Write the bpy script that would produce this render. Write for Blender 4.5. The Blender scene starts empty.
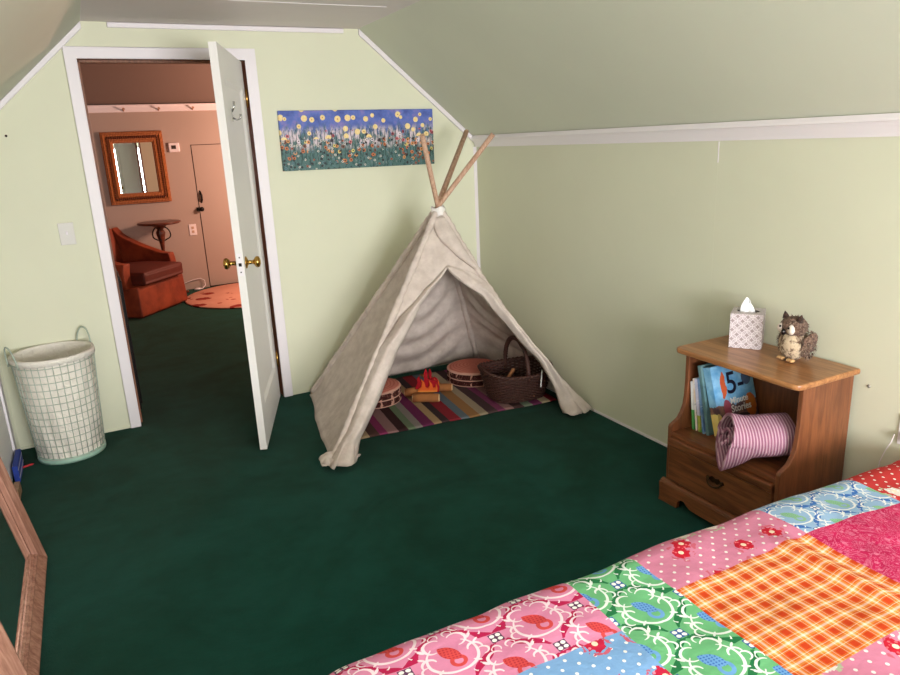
import bpy, bmesh, math, random
from mathutils import Vector, Matrix, noise as mnoise
C = bpy.context.scene.collection
PI = math.pi
rnd = random.Random(7)

# ------------------------------------------------------------------ node helpers
class S:
    """a shader value with arithmetic"""
    def __init__(s, nt, v): s.nt, s.v = nt, v
    def m(s, op, *a):
        n = s.nt.nodes.new('ShaderNodeMath'); n.operation = op
        for i, q in enumerate((s,) + a):
            q = q.v if isinstance(q, S) else q
            if isinstance(q, (int, float)): n.inputs[i].default_value = q
            else: s.nt.links.new(q, n.inputs[i])
        return S(s.nt, n.outputs[0])
    def __add__(s, o): return s.m('ADD', o)
    def __sub__(s, o): return s.m('SUBTRACT', o)
    def __mul__(s, o): return s.m('MULTIPLY', o)
    def __truediv__(s, o): return s.m('DIVIDE', o)
    __radd__ = __add__; __rmul__ = __mul__
    def fr(s): return s.m('FRACT')
    def ab(s): return s.m('ABSOLUTE')
    def sin(s): return s.m('SINE')
    def cos(s): return s.m('COSINE')
    def lt(s, o): return s.m('LESS_THAN', o)
    def gt(s, o): return s.m('GREATER_THAN', o)
    def mx(s, o): return s.m('MAXIMUM', o)
    def mn(s, o): return s.m('MINIMUM', o)
    def sq(s): return s.m('MULTIPLY', s)
    def rt(s): return s.m('SQRT')
    def inv(s): return s.m('MULTIPLY', -1.0).m('ADD', 1.0)
    def soft(s, a, b):
        n = s.nt.nodes.new('ShaderNodeMapRange'); n.interpolation_type = 'SMOOTHSTEP'
        s.nt.links.new(s.v, n.inputs['Value']); n.inputs['From Min'].default_value = a; n.inputs['From Max'].default_value = b
        return S(s.nt, n.outputs['Result'])

def srgb(r, g, b):
    f = lambda c: c / 12.92 if c <= .04045 else ((c + .055) / 1.055) ** 2.4
    return (f(r / 255), f(g / 255), f(b / 255), 1)

class Mat:
    def __init__(s, name, col=None, rough=.7, metal=0, spec=.3):
        s.m = bpy.data.materials.new(name); s.m.use_nodes = True
        s.nt = s.m.node_tree; s.b = s.nt.nodes['Principled BSDF']
        s.b.inputs['Roughness'].default_value = rough; s.b.inputs['Metallic'].default_value = metal
        s.b.inputs['Specular IOR Level'].default_value = spec
        s._tc = None
        if col: s.b.inputs['Base Color'].default_value = col
    def tc(s, kind='Object'):
        if not s._tc: s._tc = s.nt.nodes.new('ShaderNodeTexCoord')
        return s._tc.outputs[kind]
    def xyz(s, vec=None):
        n = s.nt.nodes.new('ShaderNodeSeparateXYZ'); s.nt.links.new(vec or s.tc(), n.inputs[0])
        return [S(s.nt, o) for o in n.outputs]
    def vec(s, x, y, z=0.0):
        n = s.nt.nodes.new('ShaderNodeCombineXYZ')
        for i, q in enumerate((x, y, z)):
            if isinstance(q, S): s.nt.links.new(q.v, n.inputs[i])
            else: n.inputs[i].default_value = q
        return n.outputs[0]
    def noise(s, scale, detail=3, rough=.5, vec=None, dist=0, stretch=None):
        n = s.nt.nodes.new('ShaderNodeTexNoise')
        n.inputs['Scale'].default_value = scale; n.inputs['Detail'].default_value = detail
        n.inputs['Roughness'].default_value = rough; n.inputs['Distortion'].default_value = dist
        v = vec or s.tc()
        if stretch:
            mp = s.nt.nodes.new('ShaderNodeMapping'); mp.inputs['Scale'].default_value = stretch
            s.nt.links.new(v, mp.inputs[0]); v = mp.outputs[0]
        s.nt.links.new(v, n.inputs['Vector'])
        return S(s.nt, n.outputs['Fac'])
    def voro(s, scale, vec=None, rand=1.0, out='Distance', feature='F1'):
        n = s.nt.nodes.new('ShaderNodeTexVoronoi'); n.feature = feature
        n.inputs['Scale'].default_value = scale; n.inputs['Randomness'].default_value = rand
        s.nt.links.new(vec or s.tc(), n.inputs['Vector'])
        return S(s.nt, n.outputs[out]) if out == 'Distance' else n.outputs[out]
    def mix(s, fac, a, b):
        n = s.nt.nodes.new('ShaderNodeMix'); n.data_type = 'RGBA'
        if isinstance(fac, S): s.nt.links.new(fac.v, n.inputs['Factor'])
        else: n.inputs['Factor'].default_value = fac
        for q, k in ((a, 6), (b, 7)):
            if isinstance(q, tuple): n.inputs[k].default_value = q
            else: s.nt.links.new(q, n.inputs[k])
        return n.outputs[2]
    def ramp(s, fac, stops, const=False):
        n = s.nt.nodes.new('ShaderNodeValToRGB'); cr = n.color_ramp
        if const: cr.interpolation = 'CONSTANT'
        while len(cr.elements) < len(stops): cr.elements.new(.5)
        for e, (p, c) in zip(cr.elements, stops): e.position = p
        for e, (p, c) in zip(cr.elements, stops): e.color = c
        s.nt.links.new(fac.v, n.inputs[0]); return n.outputs[0]
    def col(s, c): s.nt.links.new(c, s.b.inputs['Base Color']); return s
    def bump(s, h, strength=.3, dist=.01):
        n = s.nt.nodes.new('ShaderNodeBump'); n.inputs['Strength'].default_value = strength; n.inputs['Distance'].default_value = dist
        s.nt.links.new(h.v, n.inputs['Height']); s.nt.links.new(n.outputs[0], s.b.inputs['Normal']); return s

def plain(name, col, rough=.7, metal=0, var=.08, scale=25, bump=0, bscale=None, spec=.3):
    M = Mat(name, col, rough, metal, spec)
    n = M.noise(scale, 4, .6)
    d = tuple(c * (1 - var) for c in col[:3]) + (1,); l = tuple(min(1, c * (1 + var)) for c in col[:3]) + (1,)
    M.col(M.mix(n, d, l))
    if bump: M.bump(M.noise(bscale or scale * 6, 3, .6), bump, .005)
    return M.m

def wood(name, dark, light, axis='x', scale=1.0, rough=.4, spec=.4):
    M = Mat(name, light, rough, 0, spec)
    st = {'x': (1.2, 14, 14), 'y': (14, 1.2, 14), 'z': (14, 14, 1.2)}[axis]
    n = M.noise(3 * scale, 5, .62, stretch=st, dist=.8); f = M.noise(14 * scale, 3, .6, stretch=st)
    k = (n * .75 + f * .25).soft(.33, .68)
    M.col(M.mix(k, dark, light)); M.bump(n, .06, .003); return M.m

# ------------------------------------------------------------------ mesh helpers
class MB:
    def __init__(s): s.bm = bmesh.new(); s.mi = 0
    def face(s, vs, smooth=False):
        try: f = s.bm.faces.new(vs)
        except ValueError: return None
        f.material_index = s.mi; f.smooth = smooth; return f
    def box(s, x0, x1, y0, y1, z0, z1, mat=None):
        v = [Vector((x, y, z)) for z in (z0, z1) for y in (y0, y1) for x in (x0, x1)]
        if mat is not None: v = [mat @ q for q in v]
        v = [s.bm.verts.new(q) for q in v]
        for a in ((0, 2, 3, 1), (4, 5, 7, 6), (0, 1, 5, 4), (2, 6, 7, 3), (0, 4, 6, 2), (1, 3, 7, 5)): s.face([v[i] for i in a])
        return s
    def prism(s, poly, a0, a1, axis='y', mat=None, smooth=False):
        """poly = 2d points in the other two axes, extruded between a0 and a1"""
        def P(p, a):
            q = {'x': (a, p[0], p[1]), 'y': (p[0], a, p[1]), 'z': (p[0], p[1], a)}[axis]
            q = Vector(q); return mat @ q if mat is not None else q
        A = [s.bm.verts.new(P(p, a0)) for p in poly]; B = [s.bm.verts.new(P(p, a1)) for p in poly]
        s.face(A); s.face(B[::-1])
        n = len(poly)
        for i in range(n): s.face([A[i], B[i], B[(i + 1) % n], A[(i + 1) % n]], smooth)
        return s
    def grid(s, f, nu, nv, cu=False, cv=False, mat=None, smooth=True, mfn=None):
        V = []
        for i in range(nu if cu else nu + 1):
            row = []
            for j in range(nv if cv else nv + 1):
                p = Vector(f(i / nu, j / nv)); row.append(s.bm.verts.new(mat @ p if mat is not None else p))
            V.append(row)
        for i in range(nu):
            for j in range(nv):
                a, b = i, (i + 1) % len(V); c, d = j, (j + 1) % len(V[0])
                if mfn: s.mi = mfn((i + .5) / nu, (j + .5) / nv)
                s.face([V[a][c], V[b][c], V[b][d], V[a][d]], smooth)
        return s
    def tube(s, pts, r, n=8, closed=False, caps=True):
        pts = [Vector(p) for p in pts]; N = len(pts); R = r if isinstance(r, (list, tuple)) else [r] * N
        rings = []; pn = None
        for i in range(N):
            if closed: t = pts[(i + 1) % N] - pts[i - 1]
            else: t = pts[min(i + 1, N - 1)] - pts[max(i - 1, 0)]
            if t.length < 1e-9: t = Vector((0, 0, 1))
            t.normalize()
            if pn is None:
                pn = t.orthogonal().normalized()
            else:
                pn = (pn - t * pn.dot(t))
                pn = pn.normalized() if pn.length > 1e-6 else t.orthogonal().normalized()
            bn = t.cross(pn)
            rings.append([s.bm.verts.new(pts[i] + (pn * math.cos(2 * PI * k / n) + bn * math.sin(2 * PI * k / n)) * R[i]) for k in range(n)])
        for i in range(N if closed else N - 1):
            a, b = rings[i], rings[(i + 1) % N]
            off = 0
            if closed and i == N - 1:
                off = min(range(n), key=lambda o: (a[0].co - b[o].co).length)
            for k in range(n): s.face([a[k], a[(k + 1) % n], b[(k + 1 + off) % n], b[(k + off) % n]], True)
        if caps and not closed: s.face(rings[0][::-1]); s.face(rings[-1])
        return s
    def lathe(s, prof, n=32, mat=None, smooth=True, sx=1, sy=1, caps=True):
        rings = []
        for r, z in prof:
            rg = []
            for k in range(n):
                p = Vector((r * sx * math.cos(2 * PI * k / n), r * sy * math.sin(2 * PI * k / n), z))
                rg.append(s.bm.verts.new(mat @ p if mat is not None else p))
            rings.append(rg)
        for a, b in zip(rings, rings[1:]):
            for k in range(n): s.face([a[k], a[(k + 1) % n], b[(k + 1) % n], b[k]], smooth)
        if caps:
            if prof[0][0] > 1e-6: s.face(rings[0][::-1])
            if prof[-1][0] > 1e-6: s.face(rings[-1])
        return s
    def ell(s, c, r, mat=None, nu=20, nv=12, fn=None):
        def f(u, v):
            t = 2 * PI * u; p = -PI / 2 + PI * v
            d = Vector((math.cos(p) * math.cos(t), math.cos(p) * math.sin(t), math.sin(p)))
            k = fn(d) if fn else 1
            q = Vector((d.x * r[0] * k, d.y * r[1] * k, d.z * r[2] * k))
            if mat is not None: q = mat @ q
            return q + Vector(c)
        s.grid(f, nu, nv, cu=True); return s
    def build(s, name, mats, parent=None, bevel=0, seg=2, weld=1e-5, solid=0, sub=0, kind=None, label=None, recalc=True):
        bmesh.ops.remove_doubles(s.bm, verts=s.bm.verts, dist=weld)
        bmesh.ops.dissolve_degenerate(s.bm, dist=1e-6, edges=s.bm.edges)
        if recalc: bmesh.ops.recalc_face_normals(s.bm, faces=s.bm.faces)
        me = bpy.data.meshes.new(name); s.bm.to_mesh(me); s.bm.free()
        for m in (mats if isinstance(mats, (list, tuple)) else [mats]): me.materials.append(m)
        o = bpy.data.objects.new(name, me); C.objects.link(o)
        if parent: o.parent = parent
        if solid:
            d = o.modifiers.new('t', 'SOLIDIFY'); d.thickness = solid; d.offset = 0
        if bevel:
            d = o.modifiers.new('b', 'BEVEL'); d.width = bevel; d.segments = seg; d.limit_method = 'ANGLE'; d.angle_limit = .6
            d.harden_normals = False
        if sub:
            d = o.modifiers.new('s', 'SUBSURF'); d.levels = sub; d.render_levels = sub
        if kind: o['kind'] = kind
        if label: o['label'] = label
        return o

def tag(o, label, cat, group=None, kind=None):
    o['label'] = label; o['category'] = cat
    if group: o['group'] = group
    if kind: o['kind'] = kind
    return o
def thing(name, label, cat, loc=(0, 0, 0), rz=0, group=None, rot=None, kind=None):
    o = bpy.data.objects.new(name, None); C.objects.link(o); o.empty_display_size = .05
    o.location = loc; o.rotation_euler = rot or (0, 0, rz)
    return tag(o, label, cat, group, kind)
def RZ(a): return Matrix.Rotation(a, 4, 'Z')
def TR(x, y, z): return Matrix.Translation((x, y, z))
def lerp(a, b, t): return a + (b - a) * t
def interp(t, tab):
    if t <= tab[0][0]: return tab[0][1]
    for (a, p), (b, q) in zip(tab, tab[1:]):
        if t <= b: return p + (q - p) * (t - a) / (b - a)
    return tab[-1][1]

# ------------------------------------------------------------------ materials
def wallmat(name, c):
    M = Mat(name, c, .62, 0, .25)
    n = M.noise(1.3, 4, .6); d = tuple(q * .96 for q in c[:3]) + (1,)
    M.col(M.mix(n.soft(.3, .7), d, c)); M.bump(M.noise(55, 3, .6), .05, .004); return M.m
GREEN = wallmat('pale green wall paint', srgb(220, 221, 197))
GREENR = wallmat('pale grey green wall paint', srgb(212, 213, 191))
SLOPE = wallmat('sage ceiling paint', srgb(206, 209, 192))
CEIL = wallmat('greyed white ceiling paint', srgb(222, 214, 212))
TRIM = plain('white gloss trim paint', srgb(232, 226, 230), .4, 0, .02, 6, spec=.4)
DOORW = plain('white door paint', srgb(228, 225, 222), .42, 0, .02, 5, spec=.4)
JAMB = wood('brown jamb wood', srgb(104, 66, 46), srgb(146, 98, 72), 'z', 1, .5)
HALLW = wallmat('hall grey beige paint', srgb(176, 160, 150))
HALLC = wallmat('shaded hall slope paint', srgb(122, 106, 98))  # darker than the hall wall: lamp shade on the slope put into the colour
BRASS = plain('aged brass', srgb(190, 150, 80), .25, 1, .15, 30)
CHROME = plain('chrome steel', srgb(200, 200, 200), .2, 1, .05, 30)
BLACKM = plain('black iron', srgb(28, 25, 24), .45, .4, .2, 40)
def carpet():
    M = Mat('dark green carpet', None, 1, 0, .02)
    big = M.noise(1.6, 5, .6, dist=.9); mid = M.noise(9, 4, .6); fine = M.noise(260, 2, .7)
    k = (big * .65 + mid * .3).soft(.30, .68)
    c = M.mix(k, srgb(10, 58, 48), srgb(22, 78, 70))
    c = M.mix(fine.soft(.3, .7) * .35, c, srgb(8, 42, 36))
    M.col(c); M.bump(fine * .7 + M.noise(90, 3, .6) * .5, .6, .006)
    M.b.inputs['Sheen Weight'].default_value = .11; M.b.inputs['Sheen Roughness'].default_value = .5
    M.b.inputs['Sheen Tint'].default_value = srgb(196, 174, 156)
    return M.m
CARPET = carpet()

# ------------------------------------------------------------------ the shell
def struct(name, mb, m, **k): return mb.build(name, m, kind='structure', **k)
struct('floor', MB().box(-3.4, .7, -6.5, 4.5, -.1, 0), CARPET)
XL, YB = -2.922, -6.3
# far wall with the doorway
OL, IL, IR, OR_, ZI, ZO = -2.352, -2.295, -1.455, -1.398, 2.0, 2.058
w = MB(); w.box(-3.3, IL - .02, 0, .1, 0, 2.75).box(IR + .02, .6, 0, .1, 0, 2.75).box(IL - .02, IR + .02, 0, .1, ZI + .02, 2.75)
struct('wall_far', w, [GREEN])
struct('wall_right', MB().box(0, .1, YB, 0, 0, 1.6), GREENR)
w = MB().box(XL - .1, XL, YB, 0, 0, 1.62); struct('wall_left', w, GREEN)
# gable behind the camera, with a window opening
WX0, WX1, WZ0, WZ1 = -2.45, -.40, .5, 1.7
w = MB(); w.box(-3.1, WX0, YB - .1, YB, 0, 2.3).box(WX1, .2, YB - .1, YB, 0, 2.3).box(WX0, WX1, YB - .1, YB, 0, WZ0).box(WX0, WX1, YB - .1, YB, WZ1, 2.3)
struct('wall_near', w, GREEN)
wf = MB()
for a in ((WX0, WX0 + .05, WZ0, WZ1), (WX1 - .05, WX1, WZ0, WZ1), (WX0, WX1, WZ0, WZ0 + .05), (WX0, WX1, WZ1 - .05, WZ1), (-1.32, -1.28, WZ0, WZ1)):
    wf.box(a[0], a[1], YB - .07, YB - .03, a[2], a[3])
win = struct('window_1', wf, TRIM)
GLASS = Mat('window glass', (1, 1, 1, 1), 0, 0, .5); GLASS.b.inputs['Transmission Weight'].default_value = 1
MB().box(WX0 + .05, WX1 - .05, YB - .053, YB - .049, WZ0 + .05, WZ1 - .05).build('pane', GLASS.m, win)
# ceilings: flat middle and two slopes
CZ, CXL, CXR = 2.178, -2.25, -.772
ce = MB().box(CXL - .05, CXR + .05, YB, 0, CZ, CZ + .06)
struct('ceiling', ce, CEIL)
def slope(x0, z0, x1, z1):
    n = Vector((-(z1 - z0), 0, x1 - x0)).normalized()
    if n.z < 0: n = -n
    n *= .06
    return MB().prism([(x0, z0), (x1, z1), (x1 + n.x, z1 + n.z), (x0 + n.x, z0 + n.z)], YB, 0, 'y')
struct('ceiling_right', slope(CXR, CZ, .06, 1.468), SLOPE)
struct('ceiling_left', slope(CXL, CZ, XL - .08, 1.499), SLOPE)
# ceiling panel seam
struct('trim_1', MB().box(CXL + .6, CXR - .10, -.694, -.687, CZ - .002, CZ + .002), TRIM)
# flat ceiling trim on far wall, slope trims, corner strips
struct('trim_2', MB().box(-2.13, -.865, -.016, 0, CZ - .028, CZ - .002), TRIM, bevel=.005)
def slopetrim(x0, z0, x1, z1, wdt=.026):
    return MB().prism([(x0, z0), (x1, z1), (x1 , z1 - wdt*1.33), (x0, z0 - wdt*1.33)], -.02, 0, 'y')
struct('trim_3', slopetrim(CXR, CZ - .001, -.018, 1.533), TRIM, bevel=.004)
struct('trim_4', slopetrim(CXL, CZ - .001, -2.92, 1.571), TRIM, bevel=.004)
struct('trim_5', MB().prism([(-.016, 0), (0, 0), (0, -.016)], 0.0, 1.468, 'z'), TRIM)
struct('trim_6', MB().prism([(XL, 0), (XL, -.014), (XL + .014, 0)], 0.0, 1.53, 'z'), GREEN)
# crown board along the right knee wall
tp = [(0, 1.468), (-.010, 1.468), (-.013, 1.478), (-.026, 1.504), (-.034, 1.516), (-.040, 1.519), (-.040, 1.526), (-.034, 1.541), (0, 1.512)]
struct('trim_7', MB().prism([(p[0], p[1]) for p in tp], YB, -.018, 'y'), TRIM)
struct('baseboard_right', MB().box(-.006, 0, -6.2, -.02, 0, .016), TRIM, bevel=.003)
struct('baseboard_far', MB().box(XL + .02, OL, -.006, 0, 0, .012).box(OR_, -.02, -.006, 0, 0, .012), GREEN)
# door casing + jamb
ca = MB()
ca.prism([(OL, 0), (IL, 0), (IL, ZI), (OL, ZO)], -.02, 0, 'y'); ca.prism([(IR, 0), (OR_, 0), (OR_, ZO), (IR, ZI)], -.02, 0, 'y')
ca.prism([(OL, ZO), (IL, ZI), (IR, ZI), (OR_, ZO)], -.02, 0, 'y')
struct('trim_8', ca, TRIM, bevel=.004)
ja = MB().box(IL - .018, IL, -.001, .13, 0, ZI).box(IR, IR + .018, -.001, .13, 0, ZI).box(IL - .018, IR + .018, -.001, .13, ZI, ZI + .018)
ja.box(IL, IL + .012, .05, .09, 0, ZI).box(IL, IR, .05, .09, ZI - .012, ZI)
struct('trim_9', ja, JAMB, bevel=.002)
struct('trim_11', MB().box(-.001, 0, -2.067, -2.062, 1.38, 1.465), TRIM)
# right wall panel joint, nail holes
struct('trim_10', MB().box(-.0004, 0, -2.065, -2.062, .02, 1.462), GREENR)
o = MB().ell((-2.67, -.001, 1.639), (.006, .004, .006)).build('nail', BLACKM); tag(o, 'small dark nail head in the green wall left of the door', 'nail')
o = MB().ell((-.001, -2.807, .609), (.004, .006, .006)).build('screw', plain('grey screw', srgb(165, 163, 156), .4, .7)); tag(o, 'small grey screw in the right wall beside the nightstand top', 'screw')

# knee wall door on the left wall
d2 = thing('door_2', 'white painted low door and casing on the left wall by the corner', 'door', (XL, 0, 0), kind='structure')
MB().box(0, .018, -.21, -.135, 0, 1.36).box(0, .018, -1.0, -.925, 0, 1.36).box(0, .018, -1.0, -.135, 1.29, 1.36).build('casing', TRIM, d2, bevel=.004)
MB().box(0, .008, -.922, -.213, .01, 1.287).build('leaf', DOORW, d2, bevel=.002)

# ------------------------------------------------------------------ open door
TH = 1.24; W = .82
d1 = thing('door_1', 'white panelled door standing open into the room', 'door', (IR - .02, 0, 0), kind='structure')
PIN = TR(0, .036, 0)
d1.rotation_euler = (0, 0, TH)      # local -x is along the leaf, local -y the room face
def leaf():
    mb = MB(); t = .036; z0, z1 = .012, 1.99; st = .115
    a0, a1, b0, b1 = -W + st, -st, .22, 1.84
    for x0, x1, zz0, zz1 in ((-W, a0, z0, z1), (a1, 0, z0, z1), (a0, a1, z0, b0), (a0, a1, b1, z1)):
        mb.box(x0, x1, -t, 0, zz0, zz1)
    mb.box(a0, a1, -t + .012, -.012, b0, b1)
    for (y, yy) in ((-t, -t + .0119), (0, -.0119)):     # sloped mouldings round the panel
        m = .02
        q = [(a0, b0), (a1, b0), (a1, b1), (a0, b1)]; p = [(a0 + m, b0 + m), (a1 - m, b0 + m), (a1 - m, b1 - m), (a0 + m, b1 - m)]
        for i in range(4):
            j = (i + 1) % 4
            vs = [mb.bm.verts.new(v) for v in ((q[i][0], y, q[i][1]), (q[j][0], y, q[j][1]), (p[j][0], yy, p[j][1]), (p[i][0], yy, p[i][1]))]
            mb.face(vs)
    return mb
leaf().build('leaf', DOORW, d1, weld=0, recalc=False).location = (0, .036, 0)
knob_prof = [(.0, 0), (.03, 0), (.03, .004), (.022, .008), (.011, .012), (.0095, .035), (.014, .04), (.025, .047), (.0285, .056), (.025, .066), (.012, .071), (0, .072)]
kx = -W + .065
for sgn, y in ((1, 0), (-1, .036)):
    mt = TR(kx, y, .985) @ Matrix.Rotation(PI / 2 * sgn, 4, 'X')
    MB().lathe(knob_prof, 24, mt).build('knob', BRASS, d1, label='round brass door knob')
lp = MB().box(-W - .001, -W + .002, .006, .030, .93, 1.04).build('latch_plate', TRIM, d1)
MB().box(-W - .003, -W, .011, .025, .977, .993).box(-W - .0025, -W, .015, .021, 1.017, 1.023).box(-W - .0025, -W, .015, .021, .945, .951).build('latch', BLACKM, lp)
for z in (.25, 1.80):
    MB().tube([(.008, -.006, z - .045), (.008, -.006, z + .045)], .0065, 10).tube([(.008, -.006, z - .052), (.008, -.006, z + .052)], .004, 8).box(-.0005, .003, 0, .034, z - .045, z + .045).build('hinge', BRASS, d1)
hx = -.60
hk = MB().box(hx - .011, hx + .011, -.003, 0, 1.655, 1.715)
hk.tube([(hx, -.001, 1.672), (hx, -.02, 1.662), (hx, -.036, 1.668), (hx, -.04, 1.688)], [.005, .0045, .0045, .006], 8)
hk.tube([(hx, -.001, 1.70), (hx, -.012, 1.722), (hx, -.016, 1.748)], [.005, .0045, .006], 8)
hk.build('coat_hook', CHROME, d1)

# light switch
sw = thing('light_switch', 'white wall switch plate on the green wall left of the doorway', 'switch', (-2.487, 0, 1.135))
MB().box(-.037, .037, -.006, 0, -.058, .058).build('switch_plate', plain('ivory plastic', srgb(214, 211, 205), .4, 0, .02), sw, bevel=.003)
MB().box(-.005, .005, -.016, -.005, -.004, .014).build('toggle', TRIM, sw, bevel=.001)

# ------------------------------------------------------------------ painting
def paintingmat():
    M = Mat('flower meadow oil paint', None, .5, 0, .4)
    x, y, z = M.xyz(); v = M.vec(x, z)
    h = z / .34                                   # -0.5..0.5
    sky = M.ramp(M.noise(9, 5, .65, vec=v), [(.3, srgb(52, 68, 142)), (.5, srgb(86, 108, 186)), (.62, srgb(128, 118, 184)), (.75, srgb(150, 170, 220))])
    vs = M.vec(x * 62.0, z * 26.0)
    low = M.ramp(M.noise(1, 6, .75, vec=vs), [(.30, srgb(18, 32, 44)), (.43, srgb(38, 74, 76)), (.50, srgb(84, 122, 116)), (.57, srgb(52, 88, 92)), (.66, srgb(150, 160, 156)), (.76, srgb(214, 206, 204))])
    edge = (h + (M.noise(30, 4, .8, vec=M.vec(x, z * .3)) - .5) * .9).soft(.0, .3)
    c = M.mix(edge, low, sky)
    mid = (h - .03).ab().soft(.24, .08) * M.noise(34, 4, .7, vec=M.vec(x, z * .35)).soft(.44, .58)
    c = M.mix(mid, c, M.mix(M.noise(20), srgb(226, 206, 210), srgb(196, 186, 200)))
    stem = ((x * 260.0 + M.noise(12, 2, .5, vec=v) * 9.0).sin()).gt(.8) * h.lt(.18) * h.gt(-.35)
    c = M.mix(stem * .7, c, srgb(24, 52, 50))
    clump = M.noise(5.5, 2, .5, vec=M.vec(x + 2.0, z))
    for sc, th, off, cols, lo, hi, pick in ((34, .36, 1.7, [(0, srgb(206, 112, 58)), (.4, srgb(222, 150, 84)), (.7, srgb(120, 66, 44)), (.88, srgb(232, 214, 120))], -.42, .02, .47),
                                      (48, .34, 5.2, [(0, srgb(22, 26, 38)), (.35, srgb(206, 202, 192)), (.6, srgb(92, 130, 140)), (.85, srgb(168, 84, 60))], -.6, .03, .0),
                                      (26, .26, 9.1, [(0, srgb(150, 32, 56)), (.3, srgb(232, 220, 226)), (.6, srgb(52, 30, 48)), (.8, srgb(206, 90, 100))], -.08, .16, .0)):
        vn = M.nt.nodes.new('ShaderNodeTexVoronoi'); vn.inputs['Scale'].default_value = sc; vn.voronoi_dimensions = '2D'
        M.nt.links.new(M.vec(x + off + (M.noise(60, 2, .5, vec=v) - .5) * .012, z), vn.inputs['Vector'])
        d = S(M.nt, vn.outputs['Distance']); sep = M.nt.nodes.new('ShaderNodeSeparateColor'); M.nt.links.new(vn.outputs['Color'], sep.inputs[0])
        dab = M.ramp(S(M.nt, sep.outputs[0]), cols, True)
        msk = d.lt(th) * S(M.nt, sep.outputs[1]).gt(.5) * h.gt(lo) * h.lt(hi)
        if pick: msk = msk * clump.gt(pick)
        c = M.mix(msk * .9, c, dab)
        c = M.mix(d.lt(th * .4) * msk, c, srgb(40, 36, 30))
    vn = M.nt.nodes.new('ShaderNodeTexVoronoi'); vn.inputs['Scale'].default_value = 15; vn.voronoi_dimensions = '2D'; vn.inputs['Randomness'].default_value = .85
    M.nt.links.new(M.vec(x + .33, z + .035), vn.inputs['Vector']); d = S(M.nt, vn.outputs['Distance'])
    sep = M.nt.nodes.new('ShaderNodeSeparateColor'); M.nt.links.new(vn.outputs['Color'], sep.inputs[0])
    rr = S(M.nt, sep.outputs[0]) * .13 + .16
    msk = (d - rr).lt(0) * h.gt(.02) * S(M.nt, sep.outputs[1]).gt(.12)
    c = M.mix(msk, c, M.mix(M.noise(90, 2, .6, vec=v), srgb(222, 178, 80), srgb(250, 240, 190)))
    c = M.mix((d - .06).lt(0) * msk * S(M.nt, sep.outputs[2]).gt(.6), c, srgb(190, 140, 60))
    M.col(c); M.bump(M.noise(130, 3, .7, vec=v), .5, .004); return M.m
pt = thing('flower_painting', 'unframed wide canvas of meadow flowers under a blue sky with yellow discs', 'painting', (-.812, 0, 1.551))
pt.rotation_euler = (0, math.radians(.6), 0)
MB().box(-.495, .495, -.022, .0005, -.17, .17).build('canvas', [paintingmat()], pt, bevel=.003)

# ------------------------------------------------------------------ tent
canv = Mat('beige cotton canvas', None, .9, 0, .1)
canv.col(canv.mix(canv.noise(14, 4, .6).soft(.3, .7), srgb(192, 178, 169), srgb(211, 198, 189)))
canv.bump(canv.noise(22, 4, .6) * 1.0 + canv.noise(420, 2, .5) * .15, .35, .012)
canv.b.inputs['Subsurface Weight'].default_value = 0
CANVAS = canv.m
POLE = wood('pale pine pole', srgb(168, 128, 104), srgb(206, 172, 148), 'z', 2, .6)
tent = thing('play_tent', 'beige canvas teepee play tent on wooden poles in the corner', 'tent', (-.6, -.6, 0))
O = Vector((-.6, -.6, 0))
T = Vector((-.594, -.6, 1.135)) - O
FT = {'LF': Vector((-1.515, -1.13, 0)) - O, 'LB': Vector((-1.305, -.085, 0)) - O, 'RB': Vector((-.085, -.085, 0)) - O, 'RF': Vector((-.06, -1.235, 0)) - O}
def pole(foot, tip):
    d = Vector((foot.x - T.x, foot.y - T.y, 0)).normalized() * .016
    f = (T + d * 1.2).lerp(foot, .985); f.z = .016
    MB().tube([f, T + d * 1.2 + Vector((0, 0, -.005)), T + Vector((0, 0, .03)) - d * .3, tip], .0138, 10).build('pole', POLE, tent)
pole(FT['LF'], Vector((-.285, -.41, 1.568)) - O)
pole(FT['LB'], Vector((-.335, -.80, 1.541)) - O)
pole(FT['RB'], Vector((-.757, -.785, 1.552)) - O)
MB().grid(lambda u, v: T + Vector(((.036 + .004 * math.sin(9 * PI * u)) * math.cos(2 * PI * u), (.036 + .004 * math.sin(11 * u)) * math.sin(2 * PI * u), -.028 + .05 * v + .006 * math.sin(6 * PI * u))), 24, 6, cu=True).build('lashing', plain('white cotton tie', srgb(232, 228, 224), .8), tent, solid=.008)
def edge(k, t, r=.022):
    d = Vector((FT[k].x - T.x, FT[k].y - T.y, 0)).normalized()
    top = T + d * r + Vector((0, 0, -.005)); return top.lerp(FT[k], t)
RS = [(0, .98), (.15, .945), (.33, .93), (.6, .955), (.8, .985), (1, 1)]
def edge2(k, t): return edge(k, t) if k != 'RF' else edge('LF', t).lerp(edge('RF', t), interp(t, RS))
MB().tube([edge2('RF', .98 - .98 * i / 30) for i in range(31)] + [T + Vector((-.004, .006, .03)), Vector((-.25, -.335, 1.566)) - O], .0115, 10).build('pole', POLE, tent)
def nz(p, sc, seed=0): return mnoise.noise(Vector((p.x * sc + seed, p.y * sc, p.z * sc)))
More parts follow.
